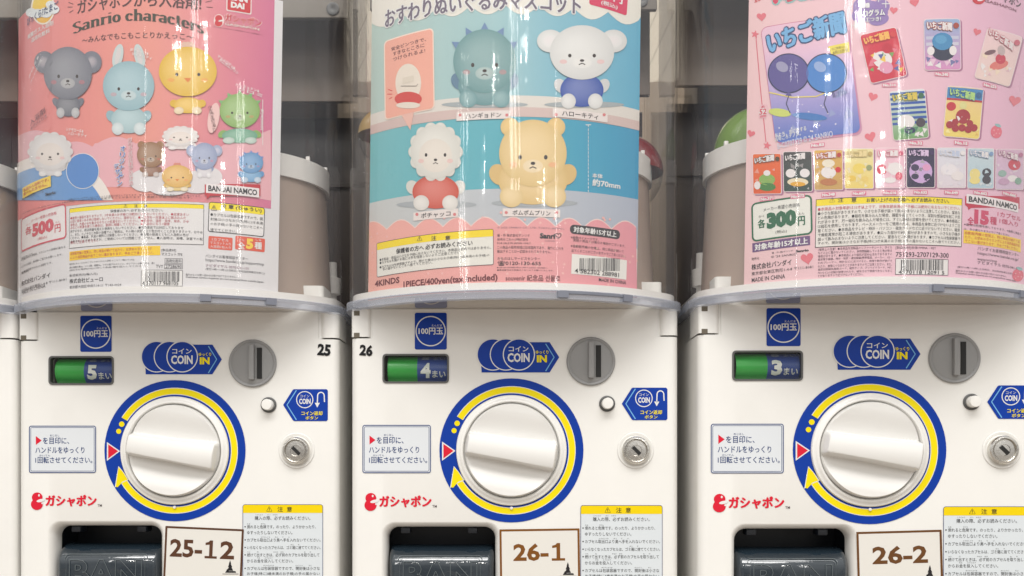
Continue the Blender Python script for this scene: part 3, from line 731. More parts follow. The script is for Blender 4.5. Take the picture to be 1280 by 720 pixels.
capsule(roots[1], -163, -40, 158, 36, (.40, .27, .10), 'pale yellow capsule peeking out left of the blue poster')
capsule(roots[2], -116, -66, 182, 56, (.17, .30, .045), 'bright green capsule left of the pale pink poster')

# ------------------------------------------------------------------ printed display cards behind the dome fronts
PR = 262.0; PDC = -172.0; LEAN = 0.018
class Poster(Sheet):
    def __init__(p, mi, xl, xr, yb, label, group=None):
        d = MS[mi]; p.X0, p.k, p.w = d['X'], d['k'], d['w']; p.delta = FD-FD/d['k']
        p.hb = 0; p.org = Vector((0, 0, 0)); p.lean0 = Y(375)
        Sheet.__init__(p, p.cv, p.m3, True, M['paper'])
        a, b = p.cv(xl, yb), p.cv(xr, yb); mid = p.cv((xl+xr)/2, yb-2)
        p.s0, p.s1, p.hb, p.ht = a[0], b[0], mid[1]-2.5, Y(10)
        sm_ = (p.s0+p.s1)/2
        p.org = p.m3(sm_, p.hb, 0)
        p.root = thing('display_poster', label, 'poster', roots[mi].matrix_basis @ p.org, group, (p.w, 1, 1))
    def cv(p, px, py):
        dd = 60.0
        for _ in range(12):
            Z = FD-p.delta-dd; X = ((px-640)*Z/FD-p.X0)/p.w
            dd = math.sqrt(max(1, PR*PR-X*X))+PDC
        h = Y(HZ-(HZ-py)*Z/FD); s_ = PR*math.asin(max(-1, min(1, X/PR)))
        return (s_-(h-p.lean0)*LEAN, h)
    def m3(p, s_, h, off):
        s_ = s_+(h-p.lean0)*LEAN; a = s_/PR; r = PR+off
        return P3(r*math.sin(a), r*math.cos(a)+PDC, h)-p.org
    def px2(p, s0, s1, h0, h1, col, layer):          # rectangle in card units
        pts, t = tess([[(s0, h0), (s1, h0), (s1, h1), (s0, h1)]]); p.raw(pts, t, col, layer)
    def base(p, col):
        bm = bmesh.new(); n = 40; A = []
        for j, off in ((0, 0), (1, -1.2)):
            A.append([[bm.verts.new(p.m3(p.s0+(p.s1-p.s0)*i/n, h, off)) for i in range(n+1)] for h in (p.hb, p.ht)])
        for i in range(n):
            bm.faces.new((A[0][0][i], A[0][0][i+1], A[0][1][i+1], A[0][1][i])); bm.faces.new((A[1][0][i+1], A[1][0][i], A[1][1][i], A[1][1][i+1]))
            for v in (0, 1): bm.faces.new((A[0][v][i], A[0][v][i+1], A[1][v][i+1], A[1][v][i]))
        for i in (0, n): bm.faces.new((A[0][0][i], A[0][1][i], A[1][1][i], A[1][0][i]))
        bm_obj('card_sheet', bm, mat('card_stock', col, .35), p.root, True, 40)
    def done(p, name, label=None): return p.flush(name, p.root, label)
    def clip(p, x0, x1, y0, y1):
        a, b = p.cv(x0, y0), p.cv(x1, y1)
        def bx(name, s0, s1, h0, h1, o0, o1, m):
            bm = bmesh.new(); n = 6; R_ = []
            for i in range(n+1):
                s_ = s0+(s1-s0)*i/n; R_.append([bm.verts.new(p.m3(s_, h, o)) for h, o in ((h0, o0), (h1, o0), (h1, o1), (h0, o1))])
            for A, B in zip(R_, R_[1:]):
                for k in range(4): bm.faces.new((A[k], A[(k+1) % 4], B[(k+1) % 4], B[k]))
            bm.faces.new(R_[0]); bm.faces.new(R_[-1][::-1])
            return bm_obj(name, bm, m, p.root, False)
        bx('card_clip', a[0]+4, b[0]-4, b[1]+2.5, b[1]+5.5, 8, 13.4, M['clipgrey'])
        for s_ in (a[0]+1, b[0]-13): bx('clip_foot', s_, s_+12, b[1]-2.5, b[1]+5.5, 6, 15, M['clipgrey'])
M['clipwhite'] = mat('clip_white', (.62, .61, .58), .35); M['clipgrey'] = mat('clip_grey', (.17, .18, .22), .35)
def mixc(a, b, t): return tuple(x+(y-x)*t for x, y in zip(a, b))
def tint(col, k): return tuple(min(.86, v*k) for v in col)
# a plain soft toy, the stand-in for the goods pictured on the cards
def toy(p, cx, cy, rw, rh, head, by, bw, bh, body, L, ears=None, feet=None, arms=None, kind='bear'):
    def hi(col): return mixc(col, (.86, .86, .84), .16)
    def lo(col): return tuple(v*.86 for v in col)
    if body:
        if arms:
            for s_ in (-1, 1): p.ell(cx+s_*bw*.98, by-bh*.25, bw*.27, bh*.46, lo(arms), L, s_*-35)
        p.ball(cx, by, bw, bh, hi(body), lo(body), L+.4)
        if feet:
            for s_ in (-1, 1): p.ball(cx+s_*bw*.62, by+bh*.66, bw*.34, bh*.46, hi(feet), lo(feet), L+.8, 20, 5)
    E_ = ears or head
    if kind == 'bear':
        for s_ in (-1, 1): p.ball(cx+s_*rw*.68, cy-rh*.78, rw*.28, rh*.28, E_, lo(E_), L+1, 20, 5)
    elif kind == 'koala':
        for s_ in (-1, 1): p.ball(cx+s_*rw*.98, cy-rh*.42, rw*.42, rh*.42, E_, lo(E_), L+1, 24, 5); p.ball(cx+s_*rw*1.0, cy-rh*.42, rw*.24, rh*.24, mixc(E_, (.8, .7, .72), .4), E_, L+1.2, 20, 4)
    elif kind == 'rabbit':
        for s_ in (-1, 1): p.ell(cx+s_*rw*.42, cy-rh*1.2, rw*.2, rh*.5, E_, L+1, s_*12); p.ell(cx+s_*rw*.42, cy-rh*1.2, rw*.1, rh*.36, mixc(E_, (.8, .55, .55), .35), L+1.2, s_*12)
    elif kind == 'chick':
        for s_ in (-.35, 0, .35): p.ell(cx+s_*rw*.4, cy-rh*1.04, rw*.1, rh*.17, lo(E_), L+1, s_*60)
    elif kind == 'dino':
        for k in range(5):
            a = math.radians(150-30*k); x, y = cx+rw*.94*math.cos(a), cy-rh*.94*math.sin(a)
            p.poly([(x-rw*.15*math.sin(a), y-rh*.15*math.cos(a)), (x+rw*.15*math.sin(a), y+rh*.15*math.cos(a)), (x+rw*.28*math.cos(a), y-rh*.28*math.sin(a))], E_, L+1+k*.02)
    elif kind == 'lamb':
        for k in range(14):
            a = 2*math.pi*k/14; p.ball(cx+rw*.86*math.cos(a), cy+rh*.86*math.sin(a), rw*.24, rh*.24, hi(head), lo(head), L+1+k*.03, 14, 4)
    p.ball(cx, cy, rw, rh, hi(head), lo(head), L+1.8, 44)
    if kind == 'lamb': p.ball(cx, cy+rh*.14, rw*.66, rh*.62, mixc(head, (.78, .68, .6), .5), mixc(head, (.7, .6, .52), .5), L+1.95, 30)
    dk = c(60, 50, 46)
    for s_ in (-1, 1): p.ell(cx+s_*rw*.38, cy+rh*.12, max(.7, rw*.055), max(.8, rh*.07), dk, L+2, n=12)
    if kind == 'chick': p.poly([(cx-rw*.14, cy+rh*.26), (cx+rw*.14, cy+rh*.26), (cx, cy+rh*.44)], c(226, 130, 50), L+2.2)
    else:
        if kind != 'lamb': p.ball(cx, cy+rh*.38, rw*.3, rh*.2, mixc(head, (.8, .78, .74), .45), mixc(head, (.8, .78, .74), .3), L+2, 20, 4)
        p.ell(cx, cy+rh*.3, max(.6, rw*.07), max(.5, rh*.05), dk, L+2.4, n=12); p.line([(cx-rw*.1, cy+rh*.45), (cx, cy+rh*.4), (cx+rw*.1, cy+rh*.45)], max(.4, rw*.03), dk, L+2.4)
    for s_ in (-1, 1): p.ell(cx+s_*rw*.58, cy+rh*.34, rw*.12, rh*.08, mixc(head, c(240, 120, 120), .35), L+2.2, n=14)
    if rw > 28:                                              # stitched seams and nap of the plush
        g = random.Random(int(cx))
        for k in range(90):
            a, q = g.uniform(0, 6.28), math.sqrt(g.random())*.94; x, y = cx+rw*q*math.cos(a), cy+rh*q*math.sin(a); t = g.uniform(0, 3.1)
            if abs(x-cx) < rw*.5 and y > cy-rh*.02: continue
            p.line([(x, y), (x+1.6*math.cos(t), y+1.6*math.sin(t))], .35, mixc(head, (.0, .0, .0) if k % 2 else (.86, .86, .86), .10), L+2.05+k*.002)
def crect(p, cx, cy, w_, h_, r, a, col, L):              # tilted card corner by corner
    a = math.radians(a); p.poly([(cx+x*math.cos(a)-y*math.sin(a), cy-x*math.sin(a)-y*math.cos(a)) for x, y in rrect(w_, h_, r)], col, L)

# --- card at the left: pink, bath toys
p = Poster(0, 22, 347.5, 363, 'pink toy poster with dark green serif title and 500 yen price behind the left dome')
p.base(c(226, 224, 226))
GRN = c(58, 60, 40)
p.px2(p.s0, p.cv(340, 180)[0], p.cv(150, 252)[1], p.ht, lambda u, v: mixc(mixc(c(232, 130, 134), c(234, 154, 140), min(1, u*1.6)), c(214, 116, 152), max(0, (u-.62)/.38)), 1)  # printed gradient, with some of the lighting mixed into its colours
p.done('pink_background')
lo = c(234, 178, 186); cl = (22, 0, 339.5, 251)
p.poly([(23, 251)]+[(x, 186-9*abs(math.sin((x-20)/16))-(14 if x < 60 else 0)-(6 if 118 < x < 175 else 0)-(16 if x > 290 else 0)) for x in range(23, 340, 3)]+[(339, 251)], lo, 2)
p.done('cloud_band')
p.ell(62, 272, 82, 78, c(240, 232, 226), 3, 0, 60, (22, 0, 339, 250.5)); p.ell(60, 276, 73, 68, lambda u, v: mixc(c(120, 165, 212), c(96, 150, 214), u), 3.6, 0, 60, (22, 0, 339, 250.5))
p.ell(104, 214, 20.6, 22.4, WHITE, 4.2); p.ell(104, 214, 19.8, 21.6, c(86, 140, 208), 4.8)
p.done('bath_picture')
p.ell(54, 10, 15, 21, c(250, 238, 220), 2); p.ell(54, 10, 13, 19, lambda u, v: mixc(c(240, 180, 40), c(252, 222, 60), v), 2.4)
for x, y, r in ((40, 16, 7), (48, 17, 7), (58, 16, 8), (68, 12, 7), (64, 6, 6)): p.ell(x, y, r, r*.8, c(232, 238, 240), 2.8+.02*x)
p.text('びっくら?たまご', 35, 10, 74, 20.5, c(40, 60, 110), 5, .03, 3)
p.done('brand_emblem')
p.text('炭酸ガス入浴剤', 35, 33, 67, 39.4, WHITE, 2, .03, 3); p.text('浴用化粧料', 39.5, 41, 62.5, 47, WHITE, 2, .03, 3)
p.text('〜みんなでもこもことりかえっこ〜', 103, 41, 242, 49, c(70, 40, 36), 2, .015, 0, 1.5)
p.text('ガシャポンから入浴剤!', 97, -8, 252, 11, c(84, 44, 38), 2, .03, 0, 3)
for a in ((86, 3, 92, 5.4), (85, 9, 91, 9), (87, 16, 92, 13), (257, 3, 265, 1), (258, 9, 266, 9.6)): p.line([(a[0], a[1]), (a[2], a[3])], .8, c(84, 44, 38), 2)
p.serif('Sanrio characters', 91, 255, 43.5, 9.6, GRN, 2, 17.5)
p.done('title_lettering')
p.rect(283, -16, 314.5, 16, c(240, 225, 222), 2, 2); p.rect(284.4, -14, 313.2, 14.6, c(206, 40, 48), 2.6, 1.6); p.text('BAN', 288, -5, 309.5, 2, WHITE, 3.2, .06); p.text('DAI', 288.5, 3.4, 305.5, 10.8, WHITE, 3.2, .06)
p.done('maker_logo')
p.ell(273.6, 26, 6.4, 8, c(245, 225, 222), 2); p.ell(273.4, 23.2, 4.6, 4.2, c(206, 40, 48), 2.6); p.ell(273.2, 29, 4.8, 4.4, c(206, 40, 48), 2.7); p.ell(276, 26.2, 3.2, 1, WHITE, 3.2, 12)
p.outlined('ガシャポン', 281, 20, 327, 30.5, c(206, 40, 48), c(245, 225, 222), 2, .03, .06, .8); p.outlined('GASHAPON', 281, 31.4, 324, 34.8, WHITE, c(206, 60, 70), 2, .02, .1, .4)
p.text('「ガシャポン\\GASHAPON」は株式会社バンダイの登録商標です。', 266, 37.4, 329, 39.2, c(130, 60, 80), 2, 0, -1, 0, 1)
p.done('maker_logo')
gy = c(128, 130, 142); lb_ = c(160, 196, 206); ylw = c(240, 196, 50); skin = c(246, 222, 212)
def bath(cx, cy, rw, rh, col, kind, by, bw, bh, body, ears, L=5):
    toy(p, cx, cy, rw, rh, col, by, bw, bh, body, L, ears, mixc(body, (.8, .8, .8), .5), col, kind); p.done('toy_picture')
bath(86, 92, 30, 33, gy, 'koala', 132, 15, 14, c(110, 112, 124), gy)
bath(161.5, 108, 32, 31, lb_, 'rabbit', 150, 22, 17, c(176, 206, 212), c(200, 214, 214))
bath(235, 90, 36, 31, ylw, 'chick', 132, 18, 10, ylw, c(240, 200, 180))
bath(299.5, 139, 25, 21.5, c(150, 190, 104), 'dino', 170, 22, 9, c(120, 180, 150), c(130, 185, 120))
bath(64, 190, 26, 23, c(234, 230, 230), 'lamb', 212, 15, 8, c(230, 226, 228), c(240, 236, 236))
for e in ((182, 226, 20, 14), (212, 230, 30, 15), (246, 228, 26, 14), (264, 222, 14, 12)): p.ell(*e, c(226, 222, 224), 5+e[0]*.004)
p.done('cloud_picture')
bath(189, 194, 17, 16, c(160, 116, 74), 'bear', 214, 11, 7, c(150, 100, 70), c(160, 116, 74), 7)
bath(226, 171, 21, 12, c(238, 232, 230), 'lamb', 182, 16, 5, c(240, 232, 230), c(242, 236, 234), 7)
bath(255.5, 196, 16, 17, c(160, 172, 206), 'koala', 214, 9, 8, c(226, 222, 228), c(176, 186, 214), 7)
bath(222, 221, 19, 14, c(238, 190, 96), 'chick', 233, 14, 6, c(240, 210, 130), c(232, 150, 130), 9)
bath(313.5, 204, 15, 13, c(110, 164, 214), 'dino', 220, 13, 8, c(120, 176, 220), c(120, 150, 214), 7)
def spark(t1, t2, x0, x1, y, rot):
    p.text(t1, x0, y, x1, y+4.2, WHITE, 8, .02, rot); p.text(t2, x0+2, y+5.4, x1+4, y+9.6, WHITE, 8, .02, rot)
spark('クロミ&', 'バッドばつ丸', 36, 52, 82, 42); spark('ポチャッコ&', 'マイメロディ', 163, 187, 63, -14); spark('マイメロディ&', 'ポムポムプリン', 270, 296, 76, -32); spark('ハンギョドン&', 'クロミ', 294, 324, 108, -8); spark('シナモロール&', 'ハローキティ', 84, 106, 161, -12)
for i, ch in enumerate('オリジナル'): p.outlined(ch, 151.5-i*.6, 183+i*8, 157.5-i*.6, 189.6+i*8, c(50, 100, 190), WHITE, 8, .03, .1, .6)
for i, ch in enumerate('デザイン'): p.outlined(ch, 143.6+i*1.4, 205+i*7.2, 149.4+i*1.4, 211+i*7.2, c(50, 100, 190), WHITE, 8, .03, .1, .6)
for i, ch in enumerate('びっくらたまごだけの'): p.outlined(ch, 161+i*.2, 173+i*6, 165.4+i*.2, 178+i*6, c(214, 110, 130), WHITE, 8, .02, .1, .5)
p.ell(267, 148, 7, 19, c(240, 200, 196), 8, -10); p.text('ハンギョドンは', 252, 144, 280, 148, c(90, 50, 50), 9, .02, -78); p.text('じつはこうなってるよ', 248, 148, 282, 151.6, c(90, 50, 50), 9, .02, -78)
p.text('入浴剤', 39, 142, 58, 150, c(110, 50, 60), 8, .02, 16); p.text('ゆずぴよ付き', 40, 151, 60, 155, c(110, 50, 60), 8, .02, 14)
p.line([(328, 125), (328, 182)], .7, WHITE, 8); p.text('約45mm', 314, 148, 340, 152, WHITE, 8, .02, -90)
p.done('caption_lettering')
p.rect(30, 226.5, 65, 240, c(248, 214, 70), 8, .4, 3); p.text('本品は入浴剤です。', 31.5, 228.4, 63, 232.6, c(206, 80, 50), 9, .02, 3); p.text('食べられません。', 31.5, 234, 60, 238.4, c(206, 80, 50), 9, .02, 3)
p.done('notice_label')
p.text('著・作:株式会社サンリオ', 29.5, 242.6, 56, 245, INK, 8, 0, 0, 0, 1); p.text('Sanrio', 58, 240, 71, 243.8, INK, 8, .04)
p.text('※画像はイメージです。※シークレットの画像は加工しております。商品の色や形状は実際の商品とは多少異なります。', 86, 243, 252, 245.4, INK, 8, 0, 0, 0, 1)
p.text('©2024 SANRIO CO., LTD. APPR. NO. L650000 ※商品内容の仕様は予告なく変更することがあります。※掲載の写真は試作品です。', 29.5, 247, 240, 249.4, INK, 8, 0, 0, 0, 1)
p.done('small_print')
p.poly([(256, 231), (325, 231), (325, 245.4), (263, 245.4), (258.4, 249.4), (258.4, 245.4), (256, 244)], c(196, 46, 56), 8); p.rect(257.6, 232.4, 323.6, 244, c(238, 232, 232), 8.6, .4); p.text('BANDAI NAMCO', 260.4, 234.4, 321, 241.8, INK, 9.2, .03)
p.done('maker_logo')
rd_ = c(214, 80, 96)
p.rect(27, 261.5, 83, 305, c(238, 232, 232), 1, 6, 2.5); p.frame(27, 261.5, 83, 305, 2, rd_, 1.6, 6, 2.5)
p.text('メーカー希望小売価格', 39.5, 268.6, 71, 272.6, rd_, 2, .01, 2.5); p.text('500', 40.6, 275.6, 67.6, 292.6, rd_, 2, .06, 2.5); p.text('各', 32, 283, 40, 293, rd_, 2, .03, 2.5); p.text('円', 68.6, 280, 76, 290.4, rd_, 2, .03, 2.5)
p.text('かく', 33.4, 279.4, 38.4, 281.4, rd_, 2, 0, 2.5); p.text('えん', 69.6, 276.4, 75, 278.6, rd_, 2, 0, 2.5); p.text('(税込)', 47.6, 295.4, 59, 299.6, rd_, 2, 0, 2.5)
p.done('price_box')
p.rect(87, 254.6, 254.8, 305.4, c(232, 230, 230), 1, 0, .4); p.frame(87, 254.6, 254.8, 305.4, .5, INK, 1.6, 0, .4); p.rect(87.3, 254.9, 254.5, 260, YEL, 1.4, 0, .4)
for t, x in (('⚠', 155), ('注', 168), ('意', 180)): p.text(t, x, 255.4, x+4.4, 259.4, INK, 2, .02)
p.text('保護者の方へ 必ずお読みください。', 138, 261, 204, 264.8, INK, 2, .02)
K, R_ = INK, c(190, 60, 76)
p.lines(['●直径の部品がありますので、3才未満のお子様には絶対に与えないでください。●皮膚あるい', 'は目に異常のある時は使用しないでください。湿疹など。●入浴剤を一定量以上に飲み込んだ', '場合は、大量の水を飲ませるなどの処置を行ってください。●使用中、湿疹・発疹、発赤、かゆ', 'みなどの刺激を感じた場合は、医師に相談してください。●入浴中にもう1個使', '用するなど、用法用量を超えた使用をしないでください。●循環風呂では対応しておりませ',
 'ん。また、ヒノキなど木製の浴槽でのご使用は、その時の状態により色が付くことがありますので、おやめ', 'ください。●高温、多湿の場所には保管しないでください。●時間の経過とともに入浴剤の色が', '変色することがありますが、ご使用については問題ございません。●入浴時は、浴槽、浴室での転', '倒にご注意ください。'], 88.4, 266, 4.25, 3.7, 253.4, [R_, R_, R_, R_, K, K, K, K, R_], 2)
p.done('warning_box')
p.rect(87, 309.4, 200.4, 321, c(250, 208, 24), 1, 0, 1.2); p.text('自動販売機の性質上、同じ商品が続けて出たり、お求めのタイミング', 88.6, 310.8, 190, 314.8, R_, 2, 0, 1, 0, 1); p.text('により目的商品が出てこない事があります。予めご了承ください。', 88.6, 315.8, 192, 319.8, R_, 2, 0, 1, 0, 1)
p.done('notice_label')
p.rect(260.4, 255.4, 330.6, 292.6, c(236, 234, 234), 1, 3, -1); p.rect(260.6, 255.6, 330.4, 264.8, YEL, 1.4, 2.6, -1); p.frame(260.4, 255.4, 330.6, 292.6, .8, INK, 1.8, 3, -1)
p.text('⚠', 264, 256.6, 271, 263.4, INK, 2.4, .03); p.text('注 意 (ちゅうい)', 276, 257.4, 327, 263.6, INK, 2.4, .03, -1)
p.lines(['●カプセルは包装容器ですので、開', '封後は小さなお子様(特に3才未満', 'のお子様)の手の届かないところへ', '捨ててください。'], 263, 268.4, 5.9, 4.2, 328.4, INK, 2.4)
p.done('warning_box')
orr = c(226, 92, 66)
p.rect(260.4, 296, 290.6, 312, orr, 1, 1.5, -1); p.text('1カプセル', 265, 297.8, 286, 301.6, WHITE, 2, .02, -1); p.text('マスコット入り', 262.6, 302.4, 288.4, 306, WHITE, 2, .02, -1); p.text('入浴剤1包入り', 262.6, 307, 288.4, 310.6, WHITE, 2, .02, -1)
p.rect(294, 296.4, 331, 313.4, orr, 1, 1.5, -1); p.text('5', 307.6, 298.4, 316.6, 311.4, c(250, 214, 70), 2, .06, -1); p.text('全', 297, 302.6, 306.2, 311.6, WHITE, 2, .04, -1); p.text('種', 318, 302.6, 327.4, 311.6, WHITE, 2, .04, -1); p.text('ぜん', 298, 298.2, 305.6, 301.4, WHITE, 2, .02); p.text('しゅ', 319.6, 298.6, 326.4, 301.6, WHITE, 2, .02)
p.done('count_label')
p.text('[製品素材]', 202, 311, 220, 315, INK, 1, 0, 0, 0, 1); p.text('マスコット:TPE', 202, 316, 228, 320, INK, 1, 0, 0, 0, 1); p.frame(206, 323, 228.4, 329.4, .4, INK, 1); p.text('浴用化粧料', 207.4, 324, 227, 328.4, INK, 1.4, 0, 0, 0, 1); p.text('TVY', 195, 331, 204, 335, INK, 1); p.frame(205.4, 330.4, 228.4, 336, .4, INK, 1); p.text('2728690', 207, 331.4, 227, 335.2, INK, 1.4)
p.text('販売名 びっくらたまご ガシャポンから入浴剤 もこもこ 1個入り(60g)', 87, 325.4, 168, 328, INK, 1, 0, 1, 0, 1); p.text('成分:炭酸水素Na、リンゴ酸、硫酸Na、フマル酸デキストリン、ポリアクリル酸、香料、青1', 87, 329.2, 193, 331.8, INK, 1, 0, .6, 0, 1); p.text('1回分をお湯(約200L)に対して本品1個を投入してください。', 87, 333, 183, 335.6, INK, 1, 0, .6, 0, 1)
p.text('製造販売元(輸入元)', 87, 341.6, 122, 345.2, INK, 1); p.text('株式会社ビューロ', 87, 347, 128.6, 353, INK, 1, .015); p.text('東京都大田区中央7-14-11 〒143-0024', 87, 355, 151.6, 359, INK, 1, 0, 0, 0, 1)
for i, (t, x) in enumerate((('[注意ごとの別]', 44), ('※入浴剤の成分と使用感、マスコットの説明が異なる', 82), ('場合があります。', 42), ('※カプセルを回収・再利用にご協力をお願いします。', 78), ('', 0), ('※化粧品登録された入浴剤です。', 66))):
    if t: p.text(t, 27, 309+i*4.6, x, 312+i*4.6, INK, 1, 0, 2.4, 0, 1)
p.text('発売元', 27, 338, 36, 341.4, INK, 1, 0, 2); p.text('株式会社バンダイ', 27, 345, 63, 351.6, INK, 1, .02, 2); p.text('東京都台東区駒形1-4-8 〒111-8081', 27, 353, 83, 357, INK, 1, 0, 2.4, 0, 1); p.text('MADE IN CHINA', 27.6, 359, 57, 363.4, INK, 1, 0, 2)
p.text('バンダイお客様相談センター', 257, 319.4, 310, 323.6, INK, 1, 0, -.6); p.text('https://www.bandai.co.jp/support/top', 257, 325.4, 330, 330, INK, 1, 0, -.6); p.text('ナビダイヤル 0570-041-101', 257, 331.4, 311, 335.4, c(120, 60, 90), 1, 0, -.6); p.text('(受付10時〜16時 (土日祝日、当社指定休業日を除く))', 257, 337, 331, 340.4, INK, 1, 0, -.6, 0, 1)
p.text('海外からのお問い合わせは受け付けておりません。', 232, 343, 296, 346, INK, 1, 0, 0, 0, 1); p.text('Customer service inquiries are not accepted from outside Japan.', 232, 347.4, 330, 350.6, INK, 1, .01, -.6, 0, 1)
p.done('small_print')
p.rect(176.4, 337.4, 228.4, 357.6, c(236, 234, 232), 1); p.frame(176.4, 337.4, 228.4, 357.6, .5, INK, 1.4); p.barcode(182, 339.4, 224, 352, INK, 1.8, 5); p.text('4 570117 968105', 178, 351.6, 223, 356.4, INK, 2.2, .01)
p.done('barcode')
p.clip(250, 342, 371, 381)

# --- card in the middle: blue, soft toys
p = Poster(1, 461, 796, 364, 'blue and pink toy poster with four soft toys on shelves and 400yen line, middle dome')
p.base(c(226, 226, 222))
hU = lambda y: p.cv(628, y)[1]
p.px2(p.s0, p.s1, hU(134), hU(-60), lambda u, v: mixc(mixc(c(186, 208, 200), c(150, 196, 206), min(1, u*1.5)), c(96, 176, 208), max(0, (u-.5)/.5)), 1)  # both blue bands: print gradient that also carries part of the lighting
p.px2(p.s0, p.s1, hU(243), hU(145), lambda u, v: mixc(mixc(c(120, 192, 198), c(70, 170, 190), min(1, u*1.5)), c(56, 154, 196), max(0, (u-.5)/.5)), 1)
p.done('blue_background')
p.px2(p.s0, p.s1, hU(135), hU(119.5), c(226, 220, 212), 2); p.px2(p.s0, p.s1, hU(146), hU(134), c(214, 190, 184), 2.2)
p.px2(p.s0, p.s1, hU(300), hU(236), lambda u, v: mixc(c(206, 208, 206), c(176, 184, 200), u), 2)
p.done('shelf_picture')
sc = [(461, 26)]
n = 8
for i in range(n):
    x0 = 459+i*43; 
    for k in range(9): 
        x = x0+43*k/8; u = (x-628)/168
        sc.append((x, 8+20*u*u*(1.0 if u < 0 else .75)+12*math.sin(math.pi*k/8)-2))
A = [p.cv(x, y) for x, y in sc]; A = [(min(max(s_, p.s0), p.s1), h) for s_, h in A]
pts, t = tess([[(p.s0, p.ht), (p.s0, A[0][1])]+A+[(p.s1, A[-1][1]), (p.s1, p.ht)]]); p.raw([(a, b) for a, b in pts], t, c(236, 232, 222), 2)
p.done('scalloped_header')
p.outlined('おすわりぬいぐるみマスコット', 482, -9, 726, 15, c(112, 100, 118), WHITE, 3, .035, .1, 1.2, 0, 2); p.done('title_lettering')
p.rect(737, -16, 784, 12.4, c(218, 50, 92), 3, 3, -4); p.text('(税込)', 751, 3, 771.6, 9.8, WHITE, 4, .03, -4); p.text('400円', 745, -12, 778, 1, WHITE, 4, .05, -4); p.done('price_tag')
p.rect(481, 42, 543, 143, c(250, 226, 210), 4, 6, 2); p.poly([(500, 140), (518, 140), (513.4, 163)], c(238, 190, 176), 4.2); p.rect(482.4, 43.6, 541.6, 141.6, c(244, 176, 156), 4.6, 5, 2)
for i, (t, x0, x1) in enumerate((('安全ピンつきで、', 490, 533), ('すきなところに', 492, 531), ('つけられるよ!', 492, 532))): p.text(t, x0, 52.6+i*6.8, x1, 57.6+i*6.8, c(110, 60, 60), 5.2, .02, 3)
p.ell(511, 104, 16, 24, c(236, 226, 212), 5.2); p.ell(511, 124, 17, 9, c(214, 70, 60), 5.6); p.ell(511, 132, 15, 4, c(236, 226, 212), 6); p.rect(504, 96, 518, 104, c(226, 216, 200), 6); p.line([(502, 108), (521, 108), (523, 105.6)], .8, c(130, 120, 110), 6.4)
for a in ((486, 112, 491, 114), (485, 118, 491, 118), (487, 124, 491, 122)): p.line([(a[0], a[1]), (a[2], a[3])], 1, c(220, 60, 60), 5.2)
p.done('speech_bubble')
tl_ = c(116, 164, 166); bd = c(108, 158, 162)
def sh(cx, y, rx): p.ell(cx, y, rx, 4, c(168, 176, 178), 3.2)
sh(606, 131, 54); toy(p, 606, 77, 39, 40, tl_, 108, 33, 24, bd, 4, c(110, 140, 180), c(120, 168, 172), c(104, 140, 168), 'dino'); p.done('toy_picture')
sh(730, 131, 50); toy(p, 727, 66, 40, 34, c(232, 232, 230), 113, 27, 21, c(44, 84, 178), 4, c(232, 232, 230), c(232, 232, 230), c(228, 228, 228), 'koala'); p.done('toy_picture')
p.ell(546, 256, 50, 5, c(170, 176, 180), 3.2); toy(p, 545, 190, 31, 34, c(234, 232, 224), 240, 29, 21, c(220, 84, 56), 4, c(234, 232, 224), c(236, 232, 226), c(236, 234, 226), 'lamb'); p.done('toy_picture')
p.ell(668, 254, 54, 5, c(170, 176, 180), 3.2); toy(p, 666, 192, 42, 42, c(240, 208, 140), 226, 43, 30, c(238, 204, 134), 4, c(240, 206, 138), c(242, 212, 150), c(236, 200, 130)); p.done('toy_picture')
for t, x0, x1, y0, y1 in (('ハンギョドン', 571, 638, 139, 149.4), ('ハローキティ', 690.6, 759, 138.6, 149), ('ポチャッコ', 517.4, 573, 263, 273.4), ('ポムポムプリン', 628.4, 700, 261, 271)):
    p.rect(x0, y0, x1, y1, c(236, 226, 222), 4.8, .5); w_ = x1-x0
    p.text(t, x0+w_*.17, y0+2, x1-w_*.17, y1-1.6, INK, 5.4, .02)
    for x in (x0+4.4, x1-4.4): p.ell(x, (y0+y1)/2, 2, 2, c(220, 130, 130), 5.4, n=12)
    p.done('name_plate')
y = 156
while y < 240: p.line([(735, y), (735, min(y+3, 240))], .8, WHITE, 4); y += 4.8
p.line([(731.6, 156.4), (738.4, 156.4)], .8, WHITE, 4.4)
p.text('本体', 740, 217, 753, 223, WHITE, 4, .03); p.text('約70mm', 740, 225.4, 775, 234.8, WHITE, 4, .04); p.done('size_mark')
pk = c(234, 150, 150)
sc = []
for i in range(10):
    x0 = 449+i*35
    for k in range(9):
        x = x0+35*k/8; u = (x-628)/168; sc.append((x, 283+6*u*u-11*math.sin(math.pi*k/8)))
A = [p.cv(x, y) for x, y in sc]; A = [(min(max(s_, p.s0), p.s1), h) for s_, h in A]
def bandpoly(A, off, col, L):
    pts, t = tess([[(p.s0, p.hb)]+[(a, b+off) for a, b in A if p.s0 < a < p.s1]+[(p.s1, p.hb)]]); p.raw(pts, t, col, L)
bandpoly(A, 1.3, c(240, 214, 206), 3); bandpoly(A, 0, lambda u, v: mixc(c(244, 180, 166), c(232, 154, 166), u), 3.6)
rd = random.Random(3)
for i in range(90):
    s_ = p.s0+(p.s1-p.s0)*rd.random(); h = p.hb+4+88*rd.random(); q_ = rrect(3, 3, 1.5, 3)
    pts, t = tess([[(s_+a, h+b) for a, b in q_]]); p.raw(pts, t, c(242, 186, 180), 4+.002*i)
p.done('dotted_footer')
p.rect(472, 292.4, 617, 336.6, c(236, 234, 226), 5, 2, 1.6); p.rect(472.4, 292.8, 616.6, 301.6, c(250, 222, 0), 5.4, 1.4, 1.6); p.frame(472, 292.4, 617, 336.6, .5, INK, 5.8, 2, 1.6)
